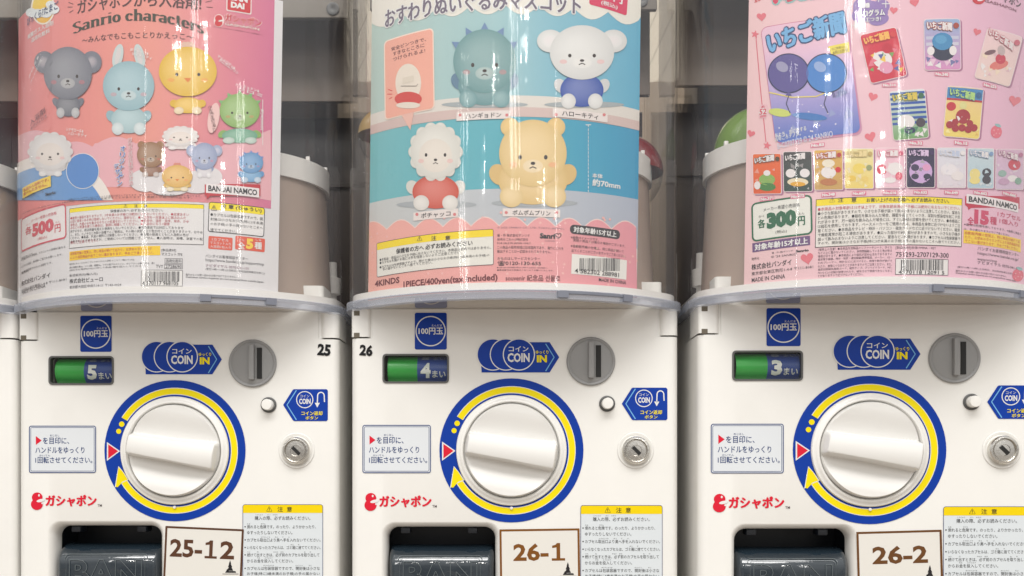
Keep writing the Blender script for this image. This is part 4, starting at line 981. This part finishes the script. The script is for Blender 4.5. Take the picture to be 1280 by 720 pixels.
for t, x in (('⚠', 522), ('注', 539.6), ('意', 557)): p.text(t, x, 295-(x-540)*.02, x+6.4, 301-(x-540)*.02, INK, 6.2, .02)
p.text('保護者の方へ 必ずお読みください', 496, 304.6, 591, 311.4, INK, 6.2, .03, 1.6)
for i, (t, x0, x1) in enumerate((('●本製品・部品は小さなお子様に与えないでください。本商品は玩具ではありません。', 475.6, 614), ('●カプセルを開ける際には手を怪我しないようご注意ください。', 475.6, 577), ('●カプセルは包装容器ですので、開けた後は小さなお子様(特に3歳未満のお子様)の', 475.6, 612), ('手の届かないところへ捨ててください。', 479.4, 541))): p.text(t, x0, 314.6+i*4.9-.03*(x1-560), x1, 318.4+i*4.9-.03*(x1-560), INK, 6.2, 0, 1.6, 0, 1)
p.done('warning_box')
mr = c(112, 48, 52)
p.text('4KINDS', 469.4, 348.4, 500, 356.2, mr, 5, .03, 1.6); p.text('1PIECE/400yen(tax included)', 505, 345.8, 622, 356.4, mr, 5, .03, 1.4); p.text('souvenir 紀念品 선물로', 632, 343.6, 700, 351.6, mr, 5, .015, .2); p.done('price_line')
p.text('© 2025 SANRIO CO., LTD. TOKYO, JAPAN L', 621.6, 283.6, 705, 286.6, c(140, 110, 120), 5, 0, 0, 0, 1)
p.text('著・作 株式会社サンリオ', 621.6, 292.6, 662, 296.2, INK, 5, 0, 0, 0, 1); p.text('発売元 二ねのは株式会社', 621.6, 297.8, 660, 301.2, INK, 5, 0, 0, 0, 1); p.text('FOR SALE IN JAPAN ONLY.', 621.6, 303, 664, 306, INK, 5, 0, 0, 0, 1)
p.text('この商品の販売地域は日本国内であり、海外にこれを', 621.6, 307.6, 704, 311.6, INK, 5, 0, 0, 0, 1); p.text('輸出することは一切認められておりません。', 621.6, 312.6, 689, 316.4, INK, 5, 0, 0, 0, 1)
p.text('かものはしサービスセンター', 622, 321.4, 675, 325.2, INK, 5, 0); p.text('☎0120-130-655', 622, 326.2, 676, 332.4, INK, 5, .015); p.text('●お問い合わせ受付時間:10時から17時まで (土日祝日・年末年始除く)', 621.4, 333.8, 684, 335.8, INK, 5, 0, 0, 0, 1); p.text('●電話番号はお間違えのないようお願いいたします。', 621.4, 336.8, 692, 338.8, INK, 5, 0, 0, 0, 1)
p.text('※画像はイメージです。', 713, 296.4, 748, 300, INK, 5, 0, -1, 0, 1); p.text('実際の商品とは異なる場合がございます。', 716, 301.8, 781, 305.4, INK, 5, 0, -1, 0, 1); p.text('※自動販売機の仕様上、同じ商品が続いて', 713, 308.8, 779, 312.4, INK, 5, 0, -1, 0, 1); p.text('出てくることがございますのでご了承ください。', 714, 314.4, 782, 318.2, INK, 5, 0, -1, 0, 1)
p.text('MADE IN CHINA', 748, 349.4, 782, 353.6, INK, 5, .01, -1); p.done('small_print')
p.text('Sanri', 674.6, 291.8, 693.6, 298.6, INK, 5, .05); p.line([(697.6, 298), (694.4, 295), (694.2, 292.8), (696, 292), (697.6, 293.4), (699.2, 292), (701, 292.8), (700.8, 295), (697.6, 298)], .9, INK, 5); p.text('LICENSED', 681, 300.6, 694, 302.2, c(140, 110, 120), 5, 0, 0, 0, 1); p.done('brand_logo')
p.rect(712, 284, 774.4, 295.4, c(58, 52, 54), 5, 5, -1.4); p.text('対象年齢15才以上', 716.4, 286, 770, 293.6, WHITE, 5.6, .04, -1.4); p.done('age_label')
p.rect(714, 321, 782.6, 345.6, c(238, 236, 230), 5, 0, -1.4); p.barcode(724, 323, 775, 339, INK, 5.6, 9); p.text('4 582302 288981', 718, 338.2, 773, 343.8, INK, 6.2, .01, -1.2); p.done('barcode')
p.clip(693, 782, 366, 377)

# --- card at the right: pale pink, magnet cards
p = Poster(2, 930, 1288, 357, 'pale pink poster of picture cards with green 300 yen price box behind the right dome')
p.base(c(232, 190, 204))
p.px2(p.s0, p.s1, p.hb+.5, p.ht, lambda u, v: mixc(mixc(c(240, 202, 204), c(236, 192, 210), min(1, u*1.4)), c(226, 172, 202), max(0, (u-.55)/.45)*v), 1); p.done('pink_background')
hc = c(228, 118, 130)
def heart(x, y, r, rot=0, col=hc):
    pts = []
    for i in range(24):
        t = 2*math.pi*i/24; a, b = 16*math.sin(t)**3, -(13*math.cos(t)-5*math.cos(2*t)-2*math.cos(3*t)-math.cos(4*t))
        pts.append((x+(a*math.cos(rot)-b*math.sin(rot))*r/16, y+(a*math.sin(rot)+b*math.cos(rot))*r/16))
    p.poly(pts, col, 2)
for a in ((952, 21, 6, -.1), (1117, 13, 5, .1), (1221, 40, 5, .3), (1091, 121, 6, .3), (1088, 171, 7, -.3), (1268, 126, 7.5, .2), (1143, 3, 6, -.2), (939, 167, 5, .3), (1009, 323, 8, -.2)): heart(*a)
for x, y in ((1245, 165), (1272, 344)):
    p.ell(x, y, 7, 8, c(230, 110, 128), 2); p.ell(x+2, y-8, 4, 2, c(150, 190, 190), 2.5, -20)
    for a, b in ((-3, -2), (2, -3), (0, 2), (4, 2), (-3, 4)): p.ell(x+a, y+b, .8, 1, c(240, 170, 176), 2.6, n=8)
def star(x, y, r, col, L, n=5):
    p.poly([(x+(r if i % 2 == 0 else r*.45)*math.sin(math.pi*i/n+.2), y-(r if i % 2 == 0 else r*.45)*math.cos(math.pi*i/n+.2)) for i in range(2*n)], col, L)
star(944, 43, 5.4, hc, 2); star(959, 182, 5.4, hc, 2)
p.done('heart_pattern')
p.line([(945, 46), (950.6, 110), (957.6, 178)], 1, c(222, 110, 126), 2); p.rect(949, 131, 959, 148, c(236, 190, 198), 2.6, 2, -3); p.outlined('52', 949.4, 136, 958.6, 143.4, c(216, 84, 104), WHITE, 3, .03, .12, .5, -3); p.text('約', 952, 132, 956, 135.2, c(216, 84, 104), 3, .03); p.text('mm', 950.4, 144.2, 957.6, 147, c(216, 84, 104), 3, .02); p.done('size_mark')
p.outlined('いちご新聞', 965, -26, 1045, 1.5, c(214, 60, 90), c(150, 200, 196), 2, .06, .16, 1.4); p.text('全15', 943, -6, 951, 2.6, c(214, 60, 70), 2, .04); p.done('title_lettering')
p.ell(1223, -1, 8, 6.6, c(206, 40, 56), 2); p.ell(1225, 0, 4, 1.6, WHITE, 2.5, 10); p.text('ガシャポン', 1232, -9, 1276, 3, c(70, 40, 50), 2, .05); p.text('GASHAPON', 1230, 4.4, 1270, 8, c(130, 70, 90), 2, .02); p.done('maker_logo')
# hologram badge
for a in ((1088, 14, 22, 13, -6), (1078, 6, 12, 9, 20), (1098, 24, 13, 8, 10), (1074, 20, 10, 8, 0), (1102, 8, 10, 9, 0)): p.ell(a[0], a[1], a[2], a[3], c(150, 124, 186), 2+a[2]*.02, a[4])
p.outlined('全種', 1074.6, 4, 1087, 10.6, WHITE, c(108, 80, 156), 3.4, .05, .13, .5, 3); p.outlined('ホログラム', 1071, 12, 1106, 21, WHITE, c(108, 80, 156), 3.4, .06, .14, .6, 2); p.outlined('加工つき!', 1074.6, 21.6, 1101, 27.6, WHITE, c(108, 80, 156), 3.4, .05, .13, .5, 2)
for x, y, r in ((1068, 32, 5), (1076, 37, 3), (1107, 5, 5), (1098, 0, 3)):
    for dx, dy in ((1, 0), (0, 1)): p.poly([(x-dx*r-dy*.5, y-dy*r-dx*.5), (x-dx*r+dy*.5, y-dy*r+dx*.5), (x+dx*r+dy*.5, y+dy*r+dx*.5), (x+dx*r-dy*.5, y+dy*r-dx*.5)], WHITE, 3.4+dx*.1)
p.done('badge')
# the large picture card with two plain balloons on water
R0 = 8.2
def rot(x, y, cx, cy, a):
    a = math.radians(a); return (cx+x*math.cos(a)+y*math.sin(a), cy-x*math.sin(a)+y*math.cos(a))
def cardpoly(cx, cy, pts, a, col, L): p.poly([rot(x, y, cx, cy, a) for x, y in pts], col, L)
cx, cy = 1013.6, 100.4
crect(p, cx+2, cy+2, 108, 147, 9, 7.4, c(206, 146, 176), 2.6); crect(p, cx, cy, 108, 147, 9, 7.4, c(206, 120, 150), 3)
crect(p, cx, cy, 106.6, 145.4, 8.4, 7.4, lambda u, v: mixc(mixc(c(84, 116, 196), c(186, 170, 220), min(1, v/.45)), c(236, 196, 216), max(0, (v-.45)/.3) if v < .75 else 1), 3.5)
p.outlined('いちご新聞', 959, 25, 1057, 55, c(116, 178, 226), c(44, 70, 116), 4.4, .05, .10, 1.2, 9)
p.poly([(1035, 58.6), (1061, 53), (1062, 65), (1040, 70)], c(244, 226, 90), 4.4); p.text('いちご新聞 No.83', 1037, 58.6, 1059, 62, c(110, 90, 40), 5, .01, 8); p.text('8月15日号', 1041, 62.4, 1060, 67, c(110, 90, 40), 5, .02, 8)
for i in range(26):
    a = rd.random(); b = rd.random(); x, y = rot(-48+96*a, 20+46*b, cx, cy, 7.4); p.ell(x, y, .7+.4*b, .7+.4*b, c(230, 226, 240), 4.4+.002*i, n=8)
for tri_ in ((0, 52, 9), (20, 46, 7), (40, 50, 11), (34, 22, 12), (-30, 60, 8)):
    cardpoly(cx, cy, [(tri_[0], tri_[1]-tri_[2]), (tri_[0]+tri_[2]*.8, tri_[1]), (tri_[0]-tri_[2]*.5, tri_[1]+tri_[2]*.4)], 7.4, c(150, 160, 206), 4.1)
for x, y, col in ((986, 92, c(92, 82, 150)), (1033, 92, c(66, 132, 206))):
    p.ell(x, y, 26, 25, c(36, 44, 84), 5, n=40); p.ell(x, y, 24.6, 23.6, col, 5.5, n=40); p.ell(x-8, y-8, 8, 6, mixc(col, (.8, .8, .86), .3), 6, -30)
    p.poly([(x, y+22), (x+4, y+28), (x-4, y+28)], col, 5.6); p.line([(x, y+28), (x-3, y+38), (x+2, y+50)], 1, c(60, 60, 90), 5)
p.line([(962, 116), (990, 122), (1020, 121), (1052, 108)], 1.4, c(232, 214, 120), 4.8); p.ell(1012, 146, 22, 4.4, c(60, 120, 190), 4.8, -6); p.ell(975, 141, 14, 5, c(206, 216, 110), 4.8, -8)
p.text('負けない!', 1040, 113, 1060, 121, c(70, 70, 120), 4.8, .01, 10); p.text('私たち、恋に恋する', 969, 162, 1008, 168, WHITE, 4.8, .02, 7.4); p.text('お年ごろナノダ。', 969, 168, 1001, 173.6, WHITE, 4.8, .02, 7.4); p.text('B-C0707129 © 24 SANRIO', 972, 170.6, 1041, 178.6, c(220, 220, 236), 4.8, .01, 7.4)
p.done('card_picture')
def tag(t, x, y):
    p.rect(x-9, y-2.6, x+9, y+2.8, c(226, 120, 150), 2.6, 1); p.text(t, x-8, y-2, x+8, y+2, WHITE, 3.2, .05)
def mini(cx, cy, ww, hh, a, cols, title, tcol, deco, lab, rr=4):
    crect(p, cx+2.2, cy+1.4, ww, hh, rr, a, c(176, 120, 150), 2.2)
    crect(p, cx, cy, ww, hh, rr, a, c(240, 226, 226), 3)
    crect(p, cx, cy, ww-1.6, hh-1.6, rr-.6, a, lambda u, v: mixc(cols[0], cols[1], max(0, min(1, v))), 3.5)
    deco(cx, cy, ww, hh, a)
    x, y = rot(-ww*.06, -hh*.36, cx, cy, a)
    p.outlined(title, x-ww*.36, y-hh*.085, x+ww*.32, y+hh*.085, tcol[0], tcol[1], 6.4, .05, .12, .5, a)
    p.ell(*rot(ww*.37, -hh*.36, cx, cy, a), ww*.08, ww*.08, tcol[1], 6.4, n=14)
    if lab: tag(*lab)
    p.done('card_picture')
def spots(lst, zig=0):
    def f(cx, cy, ww, hh, a):
        for i, (u, v, r, q_, col) in enumerate(lst):
            x, y = rot(u*ww, v*hh, cx, cy, a); p.ell(x, y, r*ww, q_*ww, col, 4.2+i*.12, -a, 18)
    return f
def shards(n, cols, y0=.1, seed=1):
    g = random.Random(seed); out = []
    def f(cx, cy, ww, hh, a):
        for i in range(n):
            u, v = g.uniform(-.42, .42), g.uniform(y0, .42); r = g.uniform(.05, .11)*ww
            X, Y_ = u*ww, v*hh; th = g.random()*6
            cardpoly(cx, cy, [(max(-ww*.47, min(ww*.47, X+r*math.cos(th+k))), max(-hh*.47, min(hh*.47, Y_+r*math.sin(th+k)))) for k in (0, 2.2, 4.1)], a, cols[i % len(cols)], 4.0+i*.03)
    return f
def both(*fs_):
    def f(*a):
        for g in fs_: g(*a)
    return f
W_ = c(238, 232, 232)
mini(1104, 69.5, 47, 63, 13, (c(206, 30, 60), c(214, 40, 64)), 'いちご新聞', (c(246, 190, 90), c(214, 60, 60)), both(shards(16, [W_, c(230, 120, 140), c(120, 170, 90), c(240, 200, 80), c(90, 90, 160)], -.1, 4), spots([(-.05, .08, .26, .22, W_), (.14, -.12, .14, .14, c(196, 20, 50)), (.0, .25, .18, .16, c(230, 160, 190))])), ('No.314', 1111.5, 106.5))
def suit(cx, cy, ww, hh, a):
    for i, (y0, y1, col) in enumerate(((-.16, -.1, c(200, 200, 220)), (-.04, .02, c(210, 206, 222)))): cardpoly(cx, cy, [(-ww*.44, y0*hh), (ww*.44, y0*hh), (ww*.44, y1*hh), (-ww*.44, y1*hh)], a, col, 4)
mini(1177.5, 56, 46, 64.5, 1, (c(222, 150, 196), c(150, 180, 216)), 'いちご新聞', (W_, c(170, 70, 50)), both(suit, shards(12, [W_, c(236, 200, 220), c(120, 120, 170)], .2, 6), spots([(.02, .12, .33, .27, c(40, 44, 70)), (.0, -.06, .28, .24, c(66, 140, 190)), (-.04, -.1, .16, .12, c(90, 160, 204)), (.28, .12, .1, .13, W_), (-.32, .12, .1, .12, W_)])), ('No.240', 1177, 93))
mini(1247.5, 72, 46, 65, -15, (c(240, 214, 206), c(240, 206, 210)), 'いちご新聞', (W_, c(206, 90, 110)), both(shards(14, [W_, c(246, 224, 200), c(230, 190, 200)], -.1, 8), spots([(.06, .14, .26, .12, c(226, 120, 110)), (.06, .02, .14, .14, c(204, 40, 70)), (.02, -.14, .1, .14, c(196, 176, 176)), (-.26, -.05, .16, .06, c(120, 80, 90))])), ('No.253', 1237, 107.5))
def stripes(cx, cy, ww, hh, a):
    for i in range(7): cardpoly(cx, cy, [(-ww*.48, (-.46+i*.1)*hh), (ww*.48, (-.45+i*.1)*hh), (ww*.48, (-.4+i*.1)*hh), (-ww*.48, (-.41+i*.1)*hh)], a, c(44, 86, 170), 4)
mini(1136, 143.5, 45, 62, 5, (c(110, 160, 90), c(222, 230, 236)), 'いちご新聞', (c(226, 200, 80), c(60, 110, 80)), both(stripes, shards(14, [c(120, 180, 110), W_, c(80, 140, 100)], .28, 3), spots([(-.1, .14, .24, .2, W_), (-.02, .32, .16, .1, c(40, 50, 90)), (.3, .18, .13, .13, c(70, 60, 70))])), ('No.32', 1144.5, 179))
def topblue(cx, cy, ww, hh, a): cardpoly(cx, cy, [(-ww*.48, -hh*.47), (ww*.48, -hh*.47), (ww*.48, -hh*.26), (-ww*.48, -hh*.26)], a, c(70, 140, 196), 4); cardpoly(cx, cy, [(-ww*.48, -hh*.26), (ww*.48, -hh*.26), (ww*.48, -hh*.22), (-ww*.48, -hh*.22)], a, c(190, 50, 60), 4.1)
sr = c(170, 44, 56)
mini(1203.5, 141, 46, 64, -5, (c(240, 216, 110), c(240, 208, 150)), 'いちご新聞', (c(180, 220, 130), c(50, 100, 150)), both(topblue, shards(14, [c(250, 236, 160), c(230, 190, 100), W_], .1, 12), spots([(-.34, -.1, .13, .12, c(200, 44, 60)), (.0, .08, .2, .2, sr), (-.02, -.14, .1, .1, c(226, 220, 150)), (-.34, .26, .1, .1, sr), (-.18, .32, .1, .1, sr), (.0, .3, .1, .1, sr), (.17, .32, .1, .1, sr), (.32, .28, .1, .1, sr), (.2, .2, .09, .09, sr), (-.2, .2, .09, .09, sr)])), ('No.15', 1201, 179))
tag('No.83', 1022, 181.5); p.done('card_number')
# the row of nine small cards
def mm(x0, x1, y0, y1, c0, c1, tcol, lst, lab, sh_=0):
    mini((x0+x1)/2, (y0+y1)/2, x1-x0, y1-y0, 0.8 if x0 < 1030 else (-.8 if x0 > 1200 else 0), (c0, c1), 'いちご新聞', tcol, both(shards(10, [mixc(c0, W_, .5), mixc(c1, W_, .3), mixc(c0, c1, .5)], -.2, int(x0)), spots(lst)), (lab, (x0+x1)/2, y1+5.4), 2.4)
y0 = 187
mm(941, 977, 192, 243, c(226, 92, 40), c(236, 110, 50), (W_, c(90, 70, 40)), [(0, .14, .28, .2, c(140, 180, 90)), (0, .32, .3, .14, c(70, 130, 60)), (-.34, .28, .11, .14, W_), (0, -.02, .12, .1, W_)], 'No.371')
mm(979, 1015.5, 189.4, 240, c(40, 70, 60), c(70, 66, 66), (W_, c(60, 60, 60)), [(-.24, .04, .17, .15, W_), (.24, .04, .17, .15, W_), (0, .26, .36, .14, c(236, 222, 190)), (0, .31, .26, .08, c(230, 170, 40))], 'No.373')
mm(1017.5, 1053.7, 187.2, 238, c(200, 160, 90), c(226, 176, 80), (W_, c(190, 60, 50)), [(0, .06, .26, .2, W_), (0, .3, .3, .12, c(190, 120, 70)), (.33, .0, .1, .1, c(214, 40, 40)), (0, -.16, .22, .14, c(240, 230, 210))], 'No.348')
mm(1055.5, 1092, 185.6, 236.4, c(238, 212, 110), c(240, 228, 170), (c(240, 220, 160), c(196, 170, 100)), [(0, .0, .22, .18, c(240, 214, 100)), (-.24, .24, .13, .1, c(236, 200, 80)), (.2, .26, .12, .1, c(236, 206, 110)), (.34, -.02, .1, .1, c(150, 160, 110))], 'No.607')
mm(1094, 1130.5, 185, 235.6, c(240, 200, 214), c(240, 190, 206), (W_, c(214, 90, 120)), [(-.28, .04, .17, .18, c(210, 44, 74)), (.18, .02, .26, .22, W_), (.3, .2, .12, .14, c(214, 60, 90)), (0, .3, .2, .1, W_)], 'No.616')
mm(1132.5, 1168.5, 184.4, 235, c(40, 32, 66), c(52, 44, 80), (c(226, 200, 232), c(60, 40, 90)), [(0, .1, .4, .4, c(206, 170, 220)), (-.2, .0, .14, .12, c(60, 50, 84)), (.2, .0, .14, .12, c(226, 160, 200)), (-.2, .22, .13, .1, c(50, 44, 74)), (.22, .22, .13, .1, c(50, 44, 74))], 'No.632')
mm(1171, 1207, 184.6, 235.4, c(226, 214, 222), c(222, 224, 234), (c(196, 206, 230), W_), [(-.1, .04, .28, .2, c(236, 230, 234)), (.2, .2, .22, .16, c(234, 226, 226))], 'No.649')
mm(1208.6, 1242, 185.4, 236, c(180, 206, 220), c(206, 220, 226), (W_, c(130, 160, 200)), [(-.22, .14, .2, .2, c(238, 220, 140)), (-.22, .3, .2, .14, c(238, 220, 140)), (.22, .1, .17, .16, c(60, 56, 66)), (.22, .28, .16, .16, c(60, 56, 66))], 'No.662')
mm(1243.6, 1279, 186.6, 237.6, c(214, 190, 214), c(220, 180, 206), (W_, c(190, 110, 150)), [(.16, -.12, .22, .2, c(206, 60, 80)), (-.26, .1, .15, .12, c(150, 180, 170)), (.1, .22, .18, .12, W_), (-.2, .3, .2, .12, c(200, 160, 190)), (.3, .28, .12, .12, c(130, 170, 150))], 'No.666')
g_ = c(40, 104, 70)
p.rect(939.7, 248, 1015.4, 297.4, c(236, 236, 228), 2, 6, 2.2); p.frame(939.7, 248, 1015.4, 297.4, 2, g_, 2.6, 6, 2.2)
p.text('メーカー希望小売価格', 954.6, 256.4, 999.7, 261.4, INK, 3, .01, 2.2); p.text('300', 958.6, 263.4, 995.6, 284.4, g_, 3, .075, 2.2); p.text('各', 947.4, 274, 957, 285.4, g_, 3, .04, 2.2); p.text('円', 997.4, 270, 1006.4, 282, g_, 3, .04, 2.2); p.text('かく', 948.6, 269, 955.6, 272, INK, 3, 0, 2); p.text('えん', 998, 265.6, 1005.6, 268.4, INK, 3, 0, 2); p.text('(税込)', 969.6, 287.4, 983.6, 292, INK, 3, 0, 2)
p.done('price_box')
p.rect(940.7, 299, 1012.6, 310.6, c(112, 80, 128), 2, .3, 2.2); p.text('対象年齢15才以上', 943.4, 300.6, 1010, 309.2, WHITE, 2.8, .05, 2.2); p.done('age_label')
p.text('著・作 (株)サンリオ', 965, 313.6, 991, 316.4, INK, 2, 0, 1.6, 0, 1); p.text("© '24 SANRIO", 964, 318, 996, 320.8, INK, 2, 0, 1.6); p.text('Sanrio', 994.8, 309.8+2, 1011, 315, INK, 2, .05, 2)
p.text('発売元', 939.6, 321.6, 949, 325, INK, 2, 0, 2); p.text('株式会社バンダイ', 939.6, 327, 989.6, 334.4, INK, 2, .02, 2.4); p.text('東京都台東区駒形1-4-8 〒111-8081', 939.6, 335.2, 1016.4, 339.8, INK, 2, 0, 2.2, 0, 1); p.text('MADE IN CHINA', 939.8, 345, 981.4, 350.4, INK, 2, .01, 2)
p.lines(['〈使用上の注意〉●本商品を他製品のソファーやシート、タイル', 'などの上に置かないでください。長時間接触していると色が移る', '場合があります。●本商品により磁石が認め込まれておりますの', '磁気電子機器、時計・磁気・通信機器(携帯電話、メーカー、CD・', 'DVDプレーヤー、時計など)に近づけると、故障や動作が妨げら', 'れたり、故障につながることがありますのでご注意ください。また、', '磁気記録媒体(磁気カード、磁気テープ、プリペイドカード、MD、', 'MOなど)の記録が破壊されたり、磁化させて使用できなくなるこ', 'とがありますので近づけないでください。'], 1022.6, 308.4, 4.2, 3.5, 1115, c(70, 40, 56), 2)
p.text('[製品素材]本体:PMMA・PET', 1119.4, 308, 1169.6, 312, INK, 2, 0, 0, 0, 1); p.text('751293-2707129-300', 1119.6, 315.4, 1185.6, 321.4, INK, 2, .01)
p.text('※画像は処理を施しております。※画像と商品と', 1204.6, 283.4, 1276, 286.6, INK, 2, 0, -1, 0, 1); p.text('は、多少異なりますのでご了承ください。', 1204.6, 288, 1262, 291.2, INK, 2, 0, -1, 0, 1)
p.text('バンダイお客様相談センター', 1221.6, 311.6, 1273.4, 316.4, INK, 2, 0, -1); p.text('https://www.bandai.co.jp/', 1221.6, 318, 1272.6, 322.6, INK, 2, 0, -1); p.text('support/top', 1221.6, 323.4, 1246, 327.4, INK, 2, 0, -1); p.text('ナビダイヤル 0570-041-101', 1221.6, 329, 1274, 333.4, INK, 2, 0, -1)
p.text('(受付10時〜16時 (土日祝日、当社指定休業日を除く))', 1196, 336, 1268, 338.8, INK, 2, 0, -1, 0, 1); p.text('海外からのお問い合わせは受け付けておりません。', 1194, 340, 1258, 342.8, INK, 2, .01, -1, 0, 1); p.text('Customer service inquiries are not accepted from outside Japan.', 1194, 344, 1270, 346.8, INK, 2, .01, -1.4, 0, 1)
p.done('small_print')
p.rect(1019.5, 245.4, 1202, 306.4, c(236, 232, 226), 2); p.rect(1019.8, 245.6, 1201.8, 254, c(250, 226, 20), 2.5); p.frame(1019.5, 245.4, 1202, 306.4, .6, INK, 3)
for t, x in (('⚠', 1037), ('注', 1047.6), ('意', 1064)): p.text(t, x, 246.8, x+6.6, 253, INK, 3.4, .015 if t != '⚠' else 0)
p.text('お買い上げのお客様へ 必ずお読みください。', 1083, 247.2, 1186, 252.4, INK, 3.4, .02)
p.lines(['●本商品の対象年齢は15才以上です。対象年齢未満のお子様には絶対に与えないでください。', '●小さな部品がありますので、小さなお子様が誤って飲み込まないように注意してください。窒息な', 'どの危険があります。●磁石を飲み込んだ場合、腸壁を超えてくっつき、深刻な感染症を起こす恐', 'れがあります。万一磁石を飲み込んだ場合には、すぐに医師の診察を受けてください。●本商品に', 'は磁石を使用しております。ペースメーカーをご使用の方は、本商品を身体に近づけないようご注', '意ください。●本商品をテレビ・時計・パソコン・磁気カードなどに近づけないでください。磁気', 'で機能異常が起こる場合があります。●尖った部分や鋭い部分がありますので、小さなお子様が', '誤って飲み込まないように注意してください。窒息などの危険があります。●カプセルは包装容器で', 'すので、開封後は小さなお子様(特に3才未満のお子様)の手の届かないところへ捨ててください。'], 1022.4, 256, 5.42, 4.5, 1199.6, [c(200, 60, 80)]+[INK]*8, 3.4, .006)
p.done('warning_box')
p.rect(1119, 323.4, 1185, 343.6, c(236, 232, 230), 2); p.frame(1119, 323.4, 1185, 343.6, .5, INK, 2.5); p.barcode(1126, 324.8, 1180, 338, INK, 3, 11); p.text('4570118 12091 5', 1123, 338.2, 1180, 342.6, INK, 3.4, .01); p.done('barcode')
p.poly([(1206, 245.4), (1274, 246.6), (1274, 261), (1214, 260), (1210, 262.6), (1209.6, 259.6), (1206, 256)], c(196, 40, 70), 2); p.rect(1207.6, 247.2, 1272.4, 258.8, c(240, 232, 234), 2.6, .4, -1); p.text('BANDAI NAMCO', 1210.4, 249.6, 1270.6, 256.8, INK, 3.2, .03, -1); p.done('maker_logo')
cr = c(206, 66, 104)
p.text('15', 1217.4, 262.8, 1236, 281, cr, 2, .07, -1); p.text('全', 1209, 271, 1218-1, 281, cr, 2, .03, -1); p.text('種', 1237, 271, 1245.6, 281, cr, 2, .03, -1); p.text('1カプセル', 1246.6, 267, 1275.6, 273.4, cr, 2, .02, -1); p.text('1個入り', 1249, 275, 1272, 281.4, cr, 2, .02, -1); p.done('count_label')
p.rect(1204, 292, 1275.6, 308.4, c(248, 212, 60), 2, 0, -1.2)
for i, (t, x1) in enumerate((('自動販売機の性質上、同じ商品が続けて出', 1274), ('たり、お求めのタイミングにより目的商品が出', 1274), ('てこない事があります。予めご了承ください。', 1272))): p.text(t, 1205.6, 293.4+i*5, x1, 297.4+i*5, c(206, 70, 40), 2.8, 0, -1, 0, 1)
p.done('notice_label')
p.clip(1157, 1269, 362, 372)
